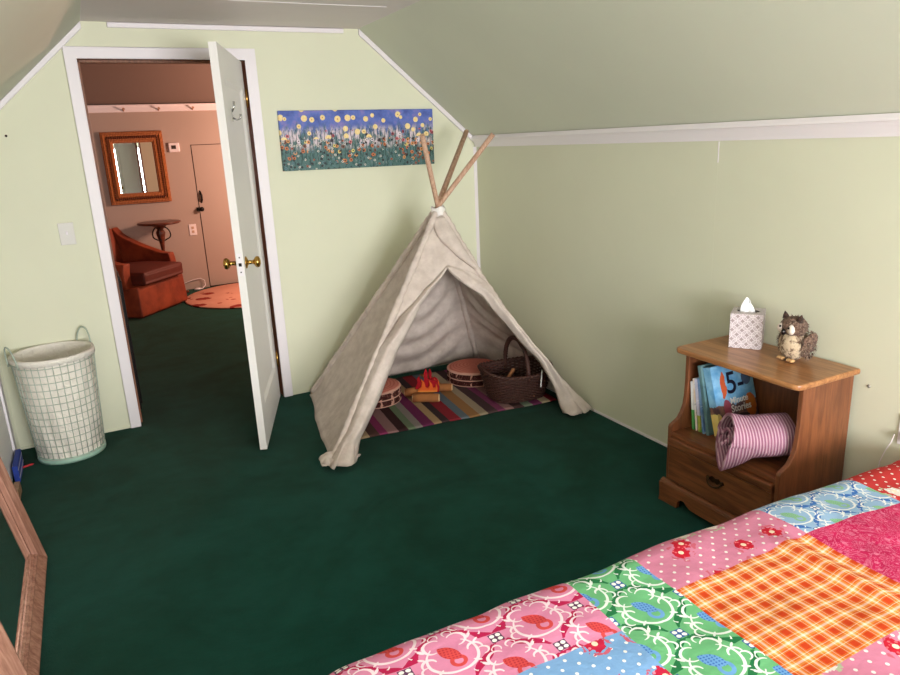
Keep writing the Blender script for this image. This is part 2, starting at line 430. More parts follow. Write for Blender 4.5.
def panel(mb, ka, kb, inward, sag=.05, fold=.02, nf=7, hem=0.0, nu=60, nv=44, seed=0, lim=9):
    def f(u, v):
        t = u; a, b = edge2(ka, t), edge2(kb, t)
        p = a.lerp(b, v)
        k = math.sin(PI * v) ** .8
        arc = -sag * k * math.sin(PI * min(t * 1.0, 1)) ** .7
        ph = t + .10 * math.cos(2 * PI * v) + .04 * nz(p, 3, seed)
        fo = fold * k * (math.sin(2 * PI * nf * ph) + .6 * nz(p, 9, seed + 3)) * min(1, t * 2)
        drop = .07 * k * t * (1 - t) * 4
        q = p - inward * (-arc * -1) if False else p + inward * (sag * k * math.sin(PI * t) ** .7 + fo)
        q.z -= drop * .6
        pu = .003 * math.sin(95 * t + seed + 3 * math.sin(17 * t)) * (math.exp(-(v / .06) ** 2) + math.exp(-((1 - v) / .06) ** 2))
        q += inward * pu
        q.z += hem * t
        if t > .9: q += Vector((.009 * nz(q, 7, seed), .012 * nz(q, 7, seed + 5), 0)) * (t - .9) / .1
        if lim < 9: q.x += .13 * k * math.exp(-((t - .86) / .2) ** 2)
        q.z = max(q.z, .006); q.x = min(q.x, lim)
        return q
    mb.grid(f, nu, nv)
mb = MB()
panel(mb, 'LF', 'LB', Vector((.97, -.18, .0)), .05, .008, 3, 0, seed=1)
panel(mb, 'LB', 'RB', Vector((0, -1, 0)), .02, .017, 7, .03, seed=5)
panel(mb, 'RB', 'RF', Vector((-1, 0, 0)), -.035, .014, 6, .02, seed=9, lim=.575)
# front panel: above the opening, left strip, right strip
FN = (FT['LF'] - T).cross(FT['RF'] - T).normalized()
if FN.y > 0: FN = -FN
LO = [(.265, .517), (.354, .30), (.414, .216), (.591, .12), (.763, .102), (.922, .065), (1.0, .075)]
RO = [(.265, .517), (.411, .82), (.584, .911), (.748, .96), (.862, .96), (.93, .945), (1.0, .93)]
LS = [(0, 0), (1, 0)]
RS = [(0, .98), (.15, .945), (.33, .93), (.6, .955), (.8, .985), (1, 1)]
def front(t, s):
    return edge('LF', t).lerp(edge('RF', t), s)
def fr(u, v, ta, tb, sl, sr, bulge=0, seed=0, wr=.008):
    t = lerp(ta, tb, u); s = lerp(interp(t, sl), interp(t, sr), v)
    p = front(t, s)
    p = p + FN * (bulge * math.sin(PI * v) ** .6 * min(1, u * 5) + wr * nz(p, 8, seed) + wr * .7 * nz(p, 21, seed))
    p.z = max(p.z, .006); return p
MIDL = [(0, .5), (.265, .517)]
mb.grid(lambda u, v: fr(u, v, 0, .265, LS, MIDL, .0, 2), 22, 12)
mb.grid(lambda u, v: fr(u, v, 0, .265, MIDL, RS, .0, 2), 22, 12)
mb.grid(lambda u, v: fr(u, v, .265, 1, LS, LO, .0, 2), 44, 12)
mb.grid(lambda u, v: fr(u, v, .265, 1, RO, RS, .0, 2), 44, 12)
mb.build('canvas_cover', CANVAS, tent, solid=.004)
# pole sleeves: gathered seams along the poles
for k in ('LF', 'LB', 'RF', 'RB'):
    pts = []; rs = []
    for i in range(90):
        t = i / 89 * .97 + .005
        p = edge(k, t) if k != 'RF' else front(t, interp(t, RS))
        pts.append(p); rs.append((.0195 if k != 'RF' else .018) + .0022 * math.sin(i * 1.9 + 2 * math.sin(i * .3)) + .002 * math.sin(i * .37))
    pts[-1].z = max(pts[-1].z, .03)
    MB().tube(pts, rs, 10).build('pole_sleeve', CANVAS, tent)
# turned back door flaps
SF = [(.255, .52), (.351, .241), (.458, .062), (.578, -.005), (.75, .0), (.88, .01), (1.0, -.03)]
LO2 = LO[:-2] + [(.922, .072), (1.0, .095)]
def flapL(u, v):
    t = lerp(.258, 1.0, u); s = lerp(interp(t, SF), interp(t, LO2) + .004, v); p = front(t, s)
    tw = .5 + .5 * nz(p, 4, 11)
    p = p + FN * (.012 + (.055 * math.sin(PI * v) ** .7) * min(1, u * 3) * (.75 + .5 * tw) + .009 * nz(p, 9, 4) + .0035 * math.sin(13 * v + 7 * u) * min(1, u * 3))
    if u > .9:
        k = (u - .9) / .1
        p += Vector((.03 * math.sin(11 * v + 1) * k, -.05 * k * (math.sin(9 * v) ** 2), 0)); 
    p.z = max(p.z + .0, .008 + .012 * (1 + math.sin(17 * v))); return p
MB().grid(flapL, 60, 22).build('door_flap', CANVAS, tent, solid=.005)
def tail(pts, r): return MB().tube([Vector(p) - O for p in pts], r, 10)
SR = [(.255, .52), (.30, .84), (.35, .93), (.6, .96), (.8, .995), (1.0, 1.035)]
def flapR(u, v):
    t = lerp(.258, 1.0, u); s = lerp(interp(t, RO) - .004 - .01 * u, interp(t, SR), v); p = front(t, s)
    p = p + FN * (.012 + (.05 * math.sin(PI * v) ** .7) * min(1, u * 3) + .016 * nz(p, 10, 24) + .006 * nz(p, 26, 4) + .007 * math.sin(14 * v + 10 * u) * min(1, u * 3))
    if u > .86:
        k = (u - .86) / .14
        p += Vector((-.02 * k * math.sin(13 * v), -.035 * k * abs(math.sin(8 * v)), 0))
    p.x = min(p.x, .588); p.z = max(p.z, .008 + .01 * (1 + math.sin(19 * v))); return p
MB().grid(flapR, 60, 22).build('door_flap', CANVAS, tent, solid=.005)
OL_ = [(.03, .0), (.10, .30), (.18, .62), (.26, .84), (.29, .90)]
MB().grid(lambda u, v: fr(u, v, .03, .285, OL_, RS, .010, 2) + FN * (.006 + .010 * math.sin(PI * v) ** .5), 24, 10).build('overlap_fold', CANVAS, tent, solid=.004)
# hem tails trailing on the carpet
def hem(cx, cy, ang, ln, wd, seed):
    def f(u, v):
        a = (v - .5); p = Vector((ln * u, wd * a * (1 - .45 * u) , 0))
        z = .014 + .03 * (1 - u) * (1 - (2 * a) ** 2) + .014 * (1 + nz(Vector((u * 3, v * 3, seed)), 1.3, seed)) 
        p = RZ(ang) @ p; return Vector((cx + p.x, cy + p.y, z)) - O
    return MB().grid(f, 14, 12)
hem(-1.505, -1.09, math.radians(-112), .09, .10, 3).build('hem', CANVAS, tent, solid=.006)
hem(-1.44, -1.10, math.radians(-50), .09, .10, 8).build('hem', CANVAS, tent, solid=.006)
hem(-.10, -1.20, math.radians(-115), .09, .14, 14).build('hem', CANVAS, tent, solid=.006)

# ------------------------------------------------------------------ striped rug
cols = [(198, 170, 132), (92, 62, 56), (156, 56, 106), (168, 128, 126), (60, 34, 36), (118, 140, 108), (156, 146, 140), (122, 40, 92), (196, 164, 120), (62, 48, 52),
        (158, 40, 54), (110, 128, 140), (176, 128, 80), (186, 168, 140), (84, 62, 64), (140, 64, 104), (170, 132, 126), (70, 46, 46), (130, 146, 122), (120, 44, 92), (200, 180, 146), (150, 30, 56)]
M = Mat('striped woven wool', None, .95, 0, .05)
x, y, z = M.xyz()
wob = x + (M.noise(60, 2, .5) - .5) * .006
k = (wob + .60) / 1.2
edges = [0]
r3 = random.Random(3)
ws = [r3.uniform(.75, 1.25) for _ in cols]; tot = sum(ws); acc = 0; stops = []
for c_, w_ in zip(cols, ws): stops.append((acc / tot, srgb(*[int(v * .9) for v in c_]))); acc += w_
M.col(M.mix(M.noise(90, 2, .6, stretch=(1, 6, 1)) * .3, M.ramp(k, stops, True), srgb(90, 76, 74))); M.bump((y * 900).sin() * .5 + M.noise(200), .4, .003)
o = MB().grid(lambda u, v: (-.6 + 1.2 * u, -.425 + .85 * v, .008 + .002 * math.sin(20 * u + 5 * v)), 40, 30).build('striped_rug', M.m, solid=.006)
o.location = (-.642, -.548, 0); o.rotation_euler = (0, 0, math.radians(-5.2))
tag(o, 'flat woven rug of many coloured stripes on the carpet inside the tent', 'rug')

# ------------------------------------------------------------------ log cushions
M = Mat('printed tree ring fabric', None, .9, 0, .05)
x, y, z = M.xyz(); r = (x.sq() + y.sq()).rt() + (M.noise(9, 3, .5) - .5) * .03
ring = (r * 300 + M.noise(14, 2, .5) * 3).sin().soft(-.2, 1.0)
c = M.mix(ring * .6, srgb(206, 130, 112), srgb(168, 84, 72)); c = M.mix(r.soft(.150, .162), c, srgb(222, 176, 156)); c = M.mix(M.noise(30, 3, .6) * .4, c, srgb(188, 110, 94)); M.col(c); RINGS = M.m
M = Mat('printed bark fabric', None, .9, 0, .05)
x, y, z = M.xyz(); ang = x.m('ARCTAN2', y)
v = M.vec(ang * 8, z * 10)
d = M.voro(2.0, v, 1.0); e = M.voro(2.0, v, .8, feature='DISTANCE_TO_EDGE')
c = M.mix((ang * 13 + M.noise(25, 2, .5) * 6).sin().gt(.75) * M.noise(18, 2, .5).gt(.45), M.mix(M.noise(40, 3, .6), srgb(40, 20, 20), srgb(82, 42, 38)), srgb(196, 148, 130)); c = M.mix(e.lt(.012), c, srgb(150, 104, 92)); M.col(c); BARK = M.m
def logcushion(label, loc, R, h):
    t = thing('log_cushion', label, 'cushion', loc, group='round log print cushions')
    def f(u, v):
        a = 2 * PI * u; zz = h * v; b = R * (.965 + .035 * math.sin(PI * (v * 2 % 1)) ** .5)
        return (b * math.cos(a), b * math.sin(a), zz)
    m = MB(); m.grid(f, 48, 12, cu=True); m.lathe([(0, .0), (R * .965, 0)], 48, caps=False); m.build('bark_side', BARK, t, weld=1e-4)
    MB().lathe([(R * .97, h - .002), (R * .965, h + .006), (R * .8, h + .014), (R * .4, h + .019), (.0001, h + .02)], 48).build('ring_top', RINGS, t)
    for zz in (.004, h * .5, h):
        MB().tube([(R * .975 * math.cos(a), R * .975 * math.sin(a), zz + .002) for a in [2 * PI * i / 48 for i in range(48)]], .004, 6, closed=True).build('piping', plain('pink piping', srgb(208, 160, 142), .9), t)
logcushion('round tree ring cushion between the toy campfire and the wicker basket', (-.31, -.425, .013), .172, .082)
logcushion('round tree ring cushion half hidden by the left tent flap', (-1.0, -.42, .013), .165, .085)

# ------------------------------------------------------------------ toy campfire
cf = thing('toy_campfire', 'soft toy campfire with brown logs and red and yellow felt flames', 'toy', (-.69, -.565, .012))
LOG = plain('brown felt', srgb(164, 106, 62), .95, 0, .15, 40); LOGE = plain('cream felt', srgb(232, 196, 150), .95, 0, .08, 60)
def flog(a, b, r):
    a, b = Vector(a), Vector(b); d = (b - a).normalized(); m = MB()
    o_ = MB().tube([a, a.lerp(b, .25), a.lerp(b, .5), a.lerp(b, .75), b], [r * .96, r * 1.04, r, r * 1.03, r * .96], 16).build('log', LOG, cf)
    for p_, q_ in ((a - d * .004, a + d * .001), (b + d * .004, b - d * .001)): MB().tube([p_, q_], [r * .8, r * .9], 16).build('log_end', LOGE, o_)
flog((-.125, -.02, .027), (.005, -.105, .027), .026)
flog((-.13, .085, .027), (.02, -.01, .052), .026)
flog((.03, .09, .027), (.155, .015, .027), .024)
flog((.03, .0, .03), (.15, -.0, .03), .02) if False else None
def flame(name, pts, col, th, loc, ang):
    mt = TR(*loc) @ RZ(ang)
    MB().prism(pts, -th / 2, th / 2, 'y', mt).build(name, col, cf, bevel=.004, seg=3)
RED = plain('red felt', srgb(164, 16, 30), .9, 0, .1, 40); YEL = Mat('orange yellow felt', None, .9)
xx, yy, zz = YEL.xyz(); YEL.col(YEL.ramp(zz / .1, [(.3, srgb(244, 176, 80)), (.6, srgb(222, 96, 40))])); YEL = YEL.m
A0 = math.radians(-33)
big = [(-.075, 0), (-.078, .03), (-.062, .062), (-.066, .085), (-.05, .105), (-.045, .08), (-.03, .06), (-.02, .085), (-.022, .12), (-.008, .155), (.004, .12), (.0, .09), (.018, .075), (.04, .08), (.062, .062), (.072, .03), (.066, 0)]
small = [(-.068, 0), (-.06, .02), (-.042, .032), (-.036, .06), (-.042, .088), (-.02, .06), (-.016, .032), (.0, .026), (.01, .045), (.006, .078), (.026, .05), (.03, .026), (.044, .03), (.05, .055), (.058, .026), (.055, 0)]
flame('flame', big, RED, .018, (-.015, -.0, .035), A0)
flame('flame', [(p[0] * .8, p[1] * .85) for p in big][::1], RED, .016, (.03, .045, .035), A0 + .9)
flame('flame_core', small, YEL, .010, (-.022, -.018, .042), A0)
flame('flame_core', [(p[0] * .8, p[1] * .8) for p in small], YEL, .008, (.04, .03, .042), A0 + .9)

# ------------------------------------------------------------------ wicker basket
WICK = Mat('dark brown wicker', None, .55, 0, .4)
WICK.col(WICK.mix(WICK.noise(60, 3, .6), srgb(40, 20, 16), srgb(90, 54, 44))); WICK = WICK.m
bk = thing('wicker_basket', 'dark brown wicker basket with an arched handle on the striped rug', 'basket', (-.245, -.83, .014)); bk.rotation_euler = (0, 0, math.radians(-8))
def bas(a, z, extra=0):
    k = z / .17; ax = .16 + .045 * k + extra; ay = .13 + .045 * k + extra
    n = 2.8; ca, sa = math.cos(a), math.sin(a)
    q = (abs(ca) ** n + abs(sa) ** n) ** (-1 / n)
    zz = z + (.022 * k * k * (abs(ca) ** 3))
    return Vector((ax * q * ca, ay * q * sa, zz))
NS = 44; m = MB()
for i in range(19):
    z = .008 + i * .0085
    m.tube([bas(2 * PI * j / (NS * 3), z, .005 * math.cos(PI * j / 3 + PI * i)) for j in range(NS * 3)], .0048, 6, closed=True)
for j in range(NS):
    a = 2 * PI * (j + .5) / NS; m.tube([bas(a, .004), bas(a, .06), bas(a, .12), bas(a, .165)], .0045, 6)
m.build('woven_body', WICK, bk, weld=0)
m = MB()
for ph in (0, PI):
    m.tube([bas(2 * PI * j / 150, .168 + .006 * math.sin(26 * 2 * PI * j / 150 + ph), .007 * math.cos(26 * 2 * PI * j / 150 + ph)) for j in range(150)], .0075, 8, closed=True)
m.build('rim', WICK, bk, weld=0)
MB().prism([(bas(2 * PI * j / 60, .006).x, bas(2 * PI * j / 60, .006).y) for j in range(60)], .002, .012, 'z').build('bottom', WICK, bk)
m = MB()
for ph in (0, 2 * PI / 3, 4 * PI / 3):
    pts = []
    for j in range(90):
        s_ = j / 89; a = PI * s_
        yy_ = -.168 * math.cos(a) * (1 if True else 1); zz_ = .13 + (.225) * math.sin(a) ** .6
        w_ = 16 * 2 * PI * s_ + ph
        pts.append((.01 + .007 * math.cos(w_), yy_ * (1 - .12 * math.sin(a)) + .004 * math.sin(w_), zz_ + .006 * math.sin(w_)))
    m.tube(pts, .0085, 7)
m.build('handle', WICK, bk, weld=0)
MB().box(-.004, .004, -.0006, .0006, -.05, .05, TR(.082, -.188, .150) @ Matrix.Rotation(.22, 4, 'Y') @ Matrix.Rotation(-.25, 4, 'X')).build('tag', plain('white ribbon tag', srgb(236, 234, 230), .6), bk, bevel=0)
o = MB().box(-.07, .07, -.011, .011, 0, .012).build('wooden_slat', wood('light wood slat', srgb(150, 96, 62), srgb(190, 134, 92), 'x'), bevel=.003)
o.location = (-.30, -.85, .14); o.rotation_euler = (0, -.5, .5); tag(o, 'light brown wooden slat inside the wicker basket', 'wooden slat')

# ------------------------------------------------------------------ laundry hamper
hp = thing('laundry_hamper', 'tall white fabric lined wire laundry hamper left of the doorway', 'hamper', (-2.652, -.193, 0)); hp.rotation_euler = (0, 0, 0)
WIRE = plain('pale green wire', srgb(172, 184, 170), .45, .1, .06, 30)
H = .565; r0, r1 = .160, .192
def hr(z): return lerp(r0, r1, z / H)
m = MB()
for i in range(15):
    z = .025 + (H - .03) * i / 14
    m.tube([(hr(z) * math.cos(a), hr(z) * math.sin(a), z) for a in [2 * PI * k / 48 for k in range(48)]], (.0018 if 0 < i < 14 else .004), 6, closed=True)
for k in range(36):
    a = 2 * PI * k / 36; m.tube([(hr(z) * math.cos(a), hr(z) * math.sin(a), z) for z in (.02, .3, H)], .0018, 6)
m.build('wire_frame', WIRE, hp, weld=0)
MB().lathe([(0, .004), (r0 - .008, .004), (r0 + .004, .0), (r0 + .006, .012), (r0 + .003, .03), (r0 - .004, .03), (r0 - .006, .008), (0, .008)], 48).build('base_ring', plain('mint painted metal', srgb(160, 196, 178), .5), hp)
LIN = Mat('cream cotton liner', None, .9, 0, .1); LIN.col(LIN.mix(LIN.noise(16, 4, .6), srgb(226, 220, 208), srgb(242, 237, 227))); LIN.bump(LIN.noise(26, 4, .65, dist=.8), .6, .02)
def lin(u, v):
    a = 2 * PI * u; z = .012 + (H - .012) * v
    n = mnoise.noise(Vector((math.cos(a) * 3, math.sin(a) * 3, z * 7))); n2 = mnoise.noise(Vector((math.cos(a) * 7 + 5, math.sin(a) * 7, z * 9 + 4 * u)))
    rr = hr(z) - .007 + .011 * n * (1 - v * .5) + .008 * n2 * (1 - v * .6) + .006 * math.sin(9 * a + 11 * v) * (1 - v) ** 1.5; rr = min(rr, hr(z) - .0035)
    return (rr * math.cos(a), rr * math.sin(a), z)
m = MB(); m.grid(lin, 72, 50, cu=True); m.lathe([(0, .014), (r0 - .01, .012)], 72, caps=False)
ln = m.build('liner', LIN.m, hp, solid=.003)
MB().lathe([(r1 - .008, H - .004), (r1 + .003, H + .002), (r1 + .005, H - .008), (r1 + .0045, H - .03), (r1 + .002, H - .03), (r1 + .0015, H - .008)], 64, caps=False).build('cuff', LIN.m, ln)
for a in (math.radians(42), math.radians(208)):
    pts = []
    for k in range(25):
        s_ = PI * k / 24; w_ = .05 * math.cos(s_); pts.append((r1 + .004 + .012 * math.sin(s_), w_, H - .035 + .11 * math.sin(s_) ** .8))
    mt = RZ(a)
    MB().tube([mt @ Vector(p) for p in pts], .0042, 8).tube([mt @ Vector((r1 + .005, y_, H - .025)) for y_ in (-.048, 0, .048)], .0035, 8).build('handle', WIRE, hp, weld=0)

# ------------------------------------------------------------------ leaning mirror, left
L = math.radians(9.5)
ML = thing('leaning_mirror', 'wood framed mirror leaning against the left wall', 'mirror', (-2.737, -1.31, .006)); ML.rotation_euler = (0, -L, 0)
MWD = wood('reddish brown frame wood', srgb(140, 96, 80), srgb(184, 138, 118), 'z', 1.2, .25, .5)
MH, MW_, fw = 1.14, .84, .09       # height, width along -y, frame width
fw = .078
prof = [(0, -.03), (0, .026), (.005, .031), (.012, .031), (.050, .014), (.053, .017), (.059, .017), (.061, .008), (.066, .009), (.069, .0), (fw, -.001), (fw, -.03)]
def frame_pts(i):
    o_, d = prof[i]
    return [(d, -o_, o_), (d, -MW_ + o_, o_), (d, -MW_ + o_, MH - o_), (d, -o_, MH - o_)]
m = MB(); PT = [[m.bm.verts.new(Vector(p) + Vector((-.03, 0, 0))) for p in frame_pts(i)] for i in range(len(prof))]
for i in range(len(prof)):
    j = (i + 1) % len(prof)
    for k in range(4): m.face([PT[i][k], PT[i][(k + 1) % 4], PT[j][(k + 1) % 4], PT[j][k]])
m.build('frame', MWD, ML)
MIR = Mat('mirror silver', (.9, .92, .92, 1), .01, 1)
MB().box(-.050, -.034, -MW_ + fw - .004, -fw + .004, fw - .004, MH - fw + .004).build('mirror_glass', MIR.m, ML)
MB().box(-.066, -.060, -MW_ + .01, -.01, .01, MH - .01).build('backing', plain('brown backing board', srgb(110, 84, 64), .8), ML)
o = MB().box(-.012, .012, -.06, .06, 0, .05).build('wood_board', wood('pale wood board', srgb(140, 104, 78), srgb(182, 142, 110), 'z')); o.location = (-2.880, -.63, 0)
tag(o, 'small wooden board on the floor behind the leaning mirror', 'board')
bb = MB().box(-.012, .012, -.12, .12, 0, .085); o = bb.build('blue_box', [plain('blue card', srgb(38, 62, 150), .5, 0, .1, 20)], bevel=.002); o.location = (XL + .031, -.34, 0)
tag(o, 'blue box standing on the floor against the left wall', 'box')
MB().box(.0121, .0128, -.12, .12, .02, .026).box(.0121, .0128, -.12, .12, .06, .066).build('stripe', TRIM, o)
o = MB().tube([(0, 0, .006), (.075, .03, .006), (.085, .034, .006)], [.0055, .0055, .001], 8).build('red_crayon', plain('red wax', srgb(190, 50, 56), .5)); o.location = (-2.915, -.30, 0)
tag(o, 'short red crayon lying on the green carpet by the hamper', 'crayon')

# ------------------------------------------------------------------ nightstand
NW = wood('brown stained maple', srgb(92, 52, 30), srgb(138, 84, 50), 'y', 1, .33, .5)
NWZ = wood('brown stained maple upright', srgb(92, 52, 31), srgb(130, 78, 47), 'z', 1, .38, .5)
NTOP = wood('lighter maple top', srgb(134, 86, 50), srgb(178, 126, 80), 'y', 1, .3, .5)  # top board lighter than the sides and drawer
ns = thing('nightstand', 'brown wooden nightstand with open shelf and one drawer by the bed', 'nightstand', (-.02, -2.492, 0))
hw = .270                                # half width (y)
def sidepoly():
    p = [(0, 0.03), (-.355, .03), (-.355, .335), (-.350, .345), (-.335, .352), (-.312, .365), (-.293, .39), (-.281, .42), (-.275, .46), (-.272, .52), (-.272, .648), (0, .648)]
    return p
for s_ in (1, -1):
    MB().prism(sidepoly(), s_ * hw - (.018 if s_ > 0 else 0), s_ * hw + (0 if s_ > 0 else .018), 'y').build('side_panel', NWZ, ns, bevel=.002)
MB().box(-.012, 0, -hw + .018, hw - .018, .06, .648).build('back_panel', NWZ, ns)
MB().box(-.352, -.012, -hw + .018, hw - .018, .296, .316).build('shelf', NW, ns, bevel=.002)
def toppoly(g):
    x0, x1, y0, y1, r = -.325 - g, .008, -hw - .018 - g, hw + .018 + g, .03
    p = [(x1, y0), (x1, y1)]
    for k in range(7): a = PI / 2 + PI / 2 * k / 6; p.append((x0 + r + r * math.cos(a), y1 - r + r * math.sin(a)))
    for k in range(7): a = PI + PI / 2 * k / 6; p.append((x0 + r + r * math.cos(a), y0 + r + r * math.sin(a)))
    return p
MB().prism(toppoly(0), .648, .670, 'z').build('top', NTOP, ns, bevel=.007, seg=3)
dr = MB().box(-.366, -.05, -hw + .021, hw - .021, .105, .290).build('drawer', NW, ns, bevel=.004)
MB().prism([(-.366, .262), (-.374, .268), (-.374, .296), (-.352, .296), (-.352, .262)], -hw + .021, hw - .021, 'y').build('rail', NW, ns, bevel=.003)
h_ = MB()
pl_ = [(-.045, 0), (-.038, .010), (-.026, .006), (-.016, .014), (0, .009), (.016, .014), (.026, .006), (.038, .010), (.045, 0), (.036, -.008), (.024, -.004), (.012, -.012), (0, -.007), (-.012, -.012), (-.024, -.004), (-.036, -.008)]
h_.prism([(p[0], p[1] + .205) for p in pl_], -.369, -.366, 'x')
bail = [(-.371 - .012 * math.sin(PI * k / 16), -.034 * math.cos(PI * k / 16), .206 - .022 * math.sin(PI * k / 16)) for k in range(17)]
h_.tube(bail, .0035, 8).ell((-.371, -.034, .206), (.006, .006, .006)).ell((-.371, .034, .206), (.006, .006, .006))
h_.build('handle', plain('dark bronze', srgb(70, 52, 36), .35, .8, .2, 40), dr)
# plinth with scalloped apron and bracket feet
ap = [(-hw - .012, 0), (-hw - .012, .085), (hw + .012, .085), (hw + .012, 0), (hw - .085, 0), (hw - .09, .03), (hw - .105, .045), (hw - .125, .048), (hw - .14, .035), (hw - .16, .026), (hw - .19, .024),
      (-hw + .19, .024), (-hw + .16, .026), (-hw + .14, .035), (-hw + .125, .048), (-hw + .105, .045), (-hw + .09, .03), (-hw + .085, 0)]
m = MB().prism(ap, -.377, -.358, 'x')
m.prism([(-.377, .085), (-.372, .094), (-.36, .1), (-.355, .1), (-.355, .085)], -hw - .012, hw + .012, 'y')
sp = [(-.377, 0), (-.377, .085), (0, .085), (0, 0), (-.07, 0), (-.09, .03), (-.29, .03), (-.31, 0)]
m.prism(sp, -hw - .012, -hw, 'y').prism(sp, hw, hw + .012, 'y')
m.build('plinth', NW, ns, bevel=.002)

# things on the nightstand
tb = thing('tissue_box', 'cube tissue box with white circle lattice pattern on the nightstand top', 'tissue box', (-.096, -2.350, .671), math.radians(-55))
M = Mat('printed tissue carton', None, .6, 0, .3)
x, y, z = M.xyz(); u = (x + y) * 27.0; v = z * 27.0
def circ(ou, ov):
    a = (u + ou).fr() - .5; b = (v + ov).fr() - .5
    return (((a.sq() + b.sq()).rt()) - .5).ab()
d = circ(0, 0).mn(circ(.5, .5)).mn(((( (u * 1.0).fr() - .5).ab()) - .0).mx(0.03)*1.0)
ar = circ(0, 0).mn(circ(.5, .5))
dash = ((u + v) * 2.0).fr().lt(.7)
a2 = ((u + v).fr() - .5).ab().mn(((u - v).fr() - .5).ab())
dots_ = ((u * 2).fr() - .5).sq() + ((v * 2).fr() - .5).sq()
pat = ar.lt(.05).mx(a2.lt(.045) * ((u * 2).fr() - .5).ab().lt(.25))
M.col(M.mix(pat, M.mix(M.noise(30), srgb(152, 138, 140), srgb(163, 149, 151)), srgb(212, 203, 207))); TIS = M.m
m = MB(); hb = .060; hz = .14
for a in range(4):
    mt = RZ(PI / 2 * a); vs = [m.bm.verts.new(mt @ Vector(p)) for p in ((-hb, -hb, 0), (hb, -hb, 0), (hb, -hb, hz), (-hb, -hb, hz))]; m.face(vs)
m.face([m.bm.verts.new(p) for p in ((-hb, -hb, 0), (-hb, hb, 0), (hb, hb, 0), (hb, -hb, 0))])
def topf(u, v):
    a = 2 * PI * u; c_, s_ = math.cos(a), math.sin(a); q = hb / max(abs(c_), abs(s_)); o_ = (.042 * c_, .024 * s_)
    return (lerp(q * c_, o_[0], v), lerp(q * s_, o_[1], v), hz)
m.grid(topf, 48, 3, cu=True, smooth=False); m.build('carton', TIS, tb, weld=1e-4)
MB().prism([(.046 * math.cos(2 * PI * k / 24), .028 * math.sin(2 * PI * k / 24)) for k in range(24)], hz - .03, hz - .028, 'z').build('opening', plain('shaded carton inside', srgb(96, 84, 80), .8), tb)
def tissue(u, v):
    a = 2 * PI * u; zz = v; w_ = .016 * (1 - .5 * v ** 1.5) + .006 * math.sin(PI * v)
    rr = w_ * (1 + .28 * math.cos(3 * a + 2 * v) + .12 * math.cos(7 * a))
    return (rr * math.cos(a) * 1.15 - .008 + .006 * v, rr * .6 * math.sin(a), hz - .025 + .068 * zz - .012 * v * math.cos(a + .5))
MB().grid(tissue, 48, 14, cu=True).build('tissue', plain('white tissue paper', srgb(246, 246, 248), .9, 0, .01), tb)

ow = thing('toy_owl', 'small brown and cream plush owl standing on the nightstand top', 'stuffed toy', (-.120, -2.582, .674), math.radians(-6))
ow.scale = (1, 1, 1)     # local -x is the front
def fur(name, a, b, c_, sc, th=(.4, .6)):
    M = Mat(name, None, .95, 0, .05); n = M.noise(sc, 4, .7); n2 = M.noise(sc * 3, 3, .7)
    M.col(M.mix(n2.soft(.45, .7) * .7, M.mix(n.soft(*th), a, b), c_)); M.bump(M.noise(320, 3, .8), .9, .006); M.b.inputs['Sheen Weight'].default_value = .1; return M.m
FB = fur('speckled cream plush', srgb(112, 84, 66), srgb(214, 192, 162), srgb(232, 214, 188), 40, (.44, .56))
FD = fur('brown plush', srgb(70, 50, 42), srgb(128, 100, 84), srgb(178, 154, 136), 60, (.4, .62))
FW = plain('white plush', srgb(226, 214, 204), .95, 0, .06, 60, .6, 300)
BLK = plain('glossy black', srgb(20, 18, 18), .2, 0, .1); TAN = plain('tan plush', srgb(196, 156, 108), .9, 0, .1, 50)
def furn(d, k=.05, s_=9): return 1 + k * mnoise.noise(d * s_) + .03 * mnoise.noise(d * 23)
def tufts(m, c, r, n, ln, seed, zone=None):
    q = random.Random(seed)
    for _ in range(n):
        d = Vector((q.gauss(0, 1), q.gauss(0, 1), q.gauss(0, 1))).normalized()
        if zone and not zone(d): continue
        p = Vector(c) + Vector((d.x * r[0], d.y * r[1], d.z * r[2]))
        t_ = (d + Vector((0, 0, -.8))).normalized(); sd = d.cross(Vector((0, 0, 1)))
        if sd.length < .1: continue
        sd.normalize(); w_ = ln * .28
        vs = [m.bm.verts.new(v) for v in (p - sd * w_ - t_ * ln * .2, p + sd * w_ - t_ * ln * .2, p + t_ * ln + d * ln * .12)]
        m.face(vs, True)
m = MB().ell((0, 0, .062), (.051, .053, .062), fn=furn, nu=32, nv=22); tufts(m, (0, 0, .062), (.047, .049, .061), 420, .011, 3, lambda d: d.z > -.55); m.build('body', FB, ow, weld=0)
m = MB().ell((-.008, 0, .128), (.046, .050, .038), fn=furn, nu=32, nv=20); tufts(m, (-.008, 0, .128), (.045, .049, .037), 300, .010, 5, lambda d: d.x > -.45); m.build('head', FD, ow, weld=0)
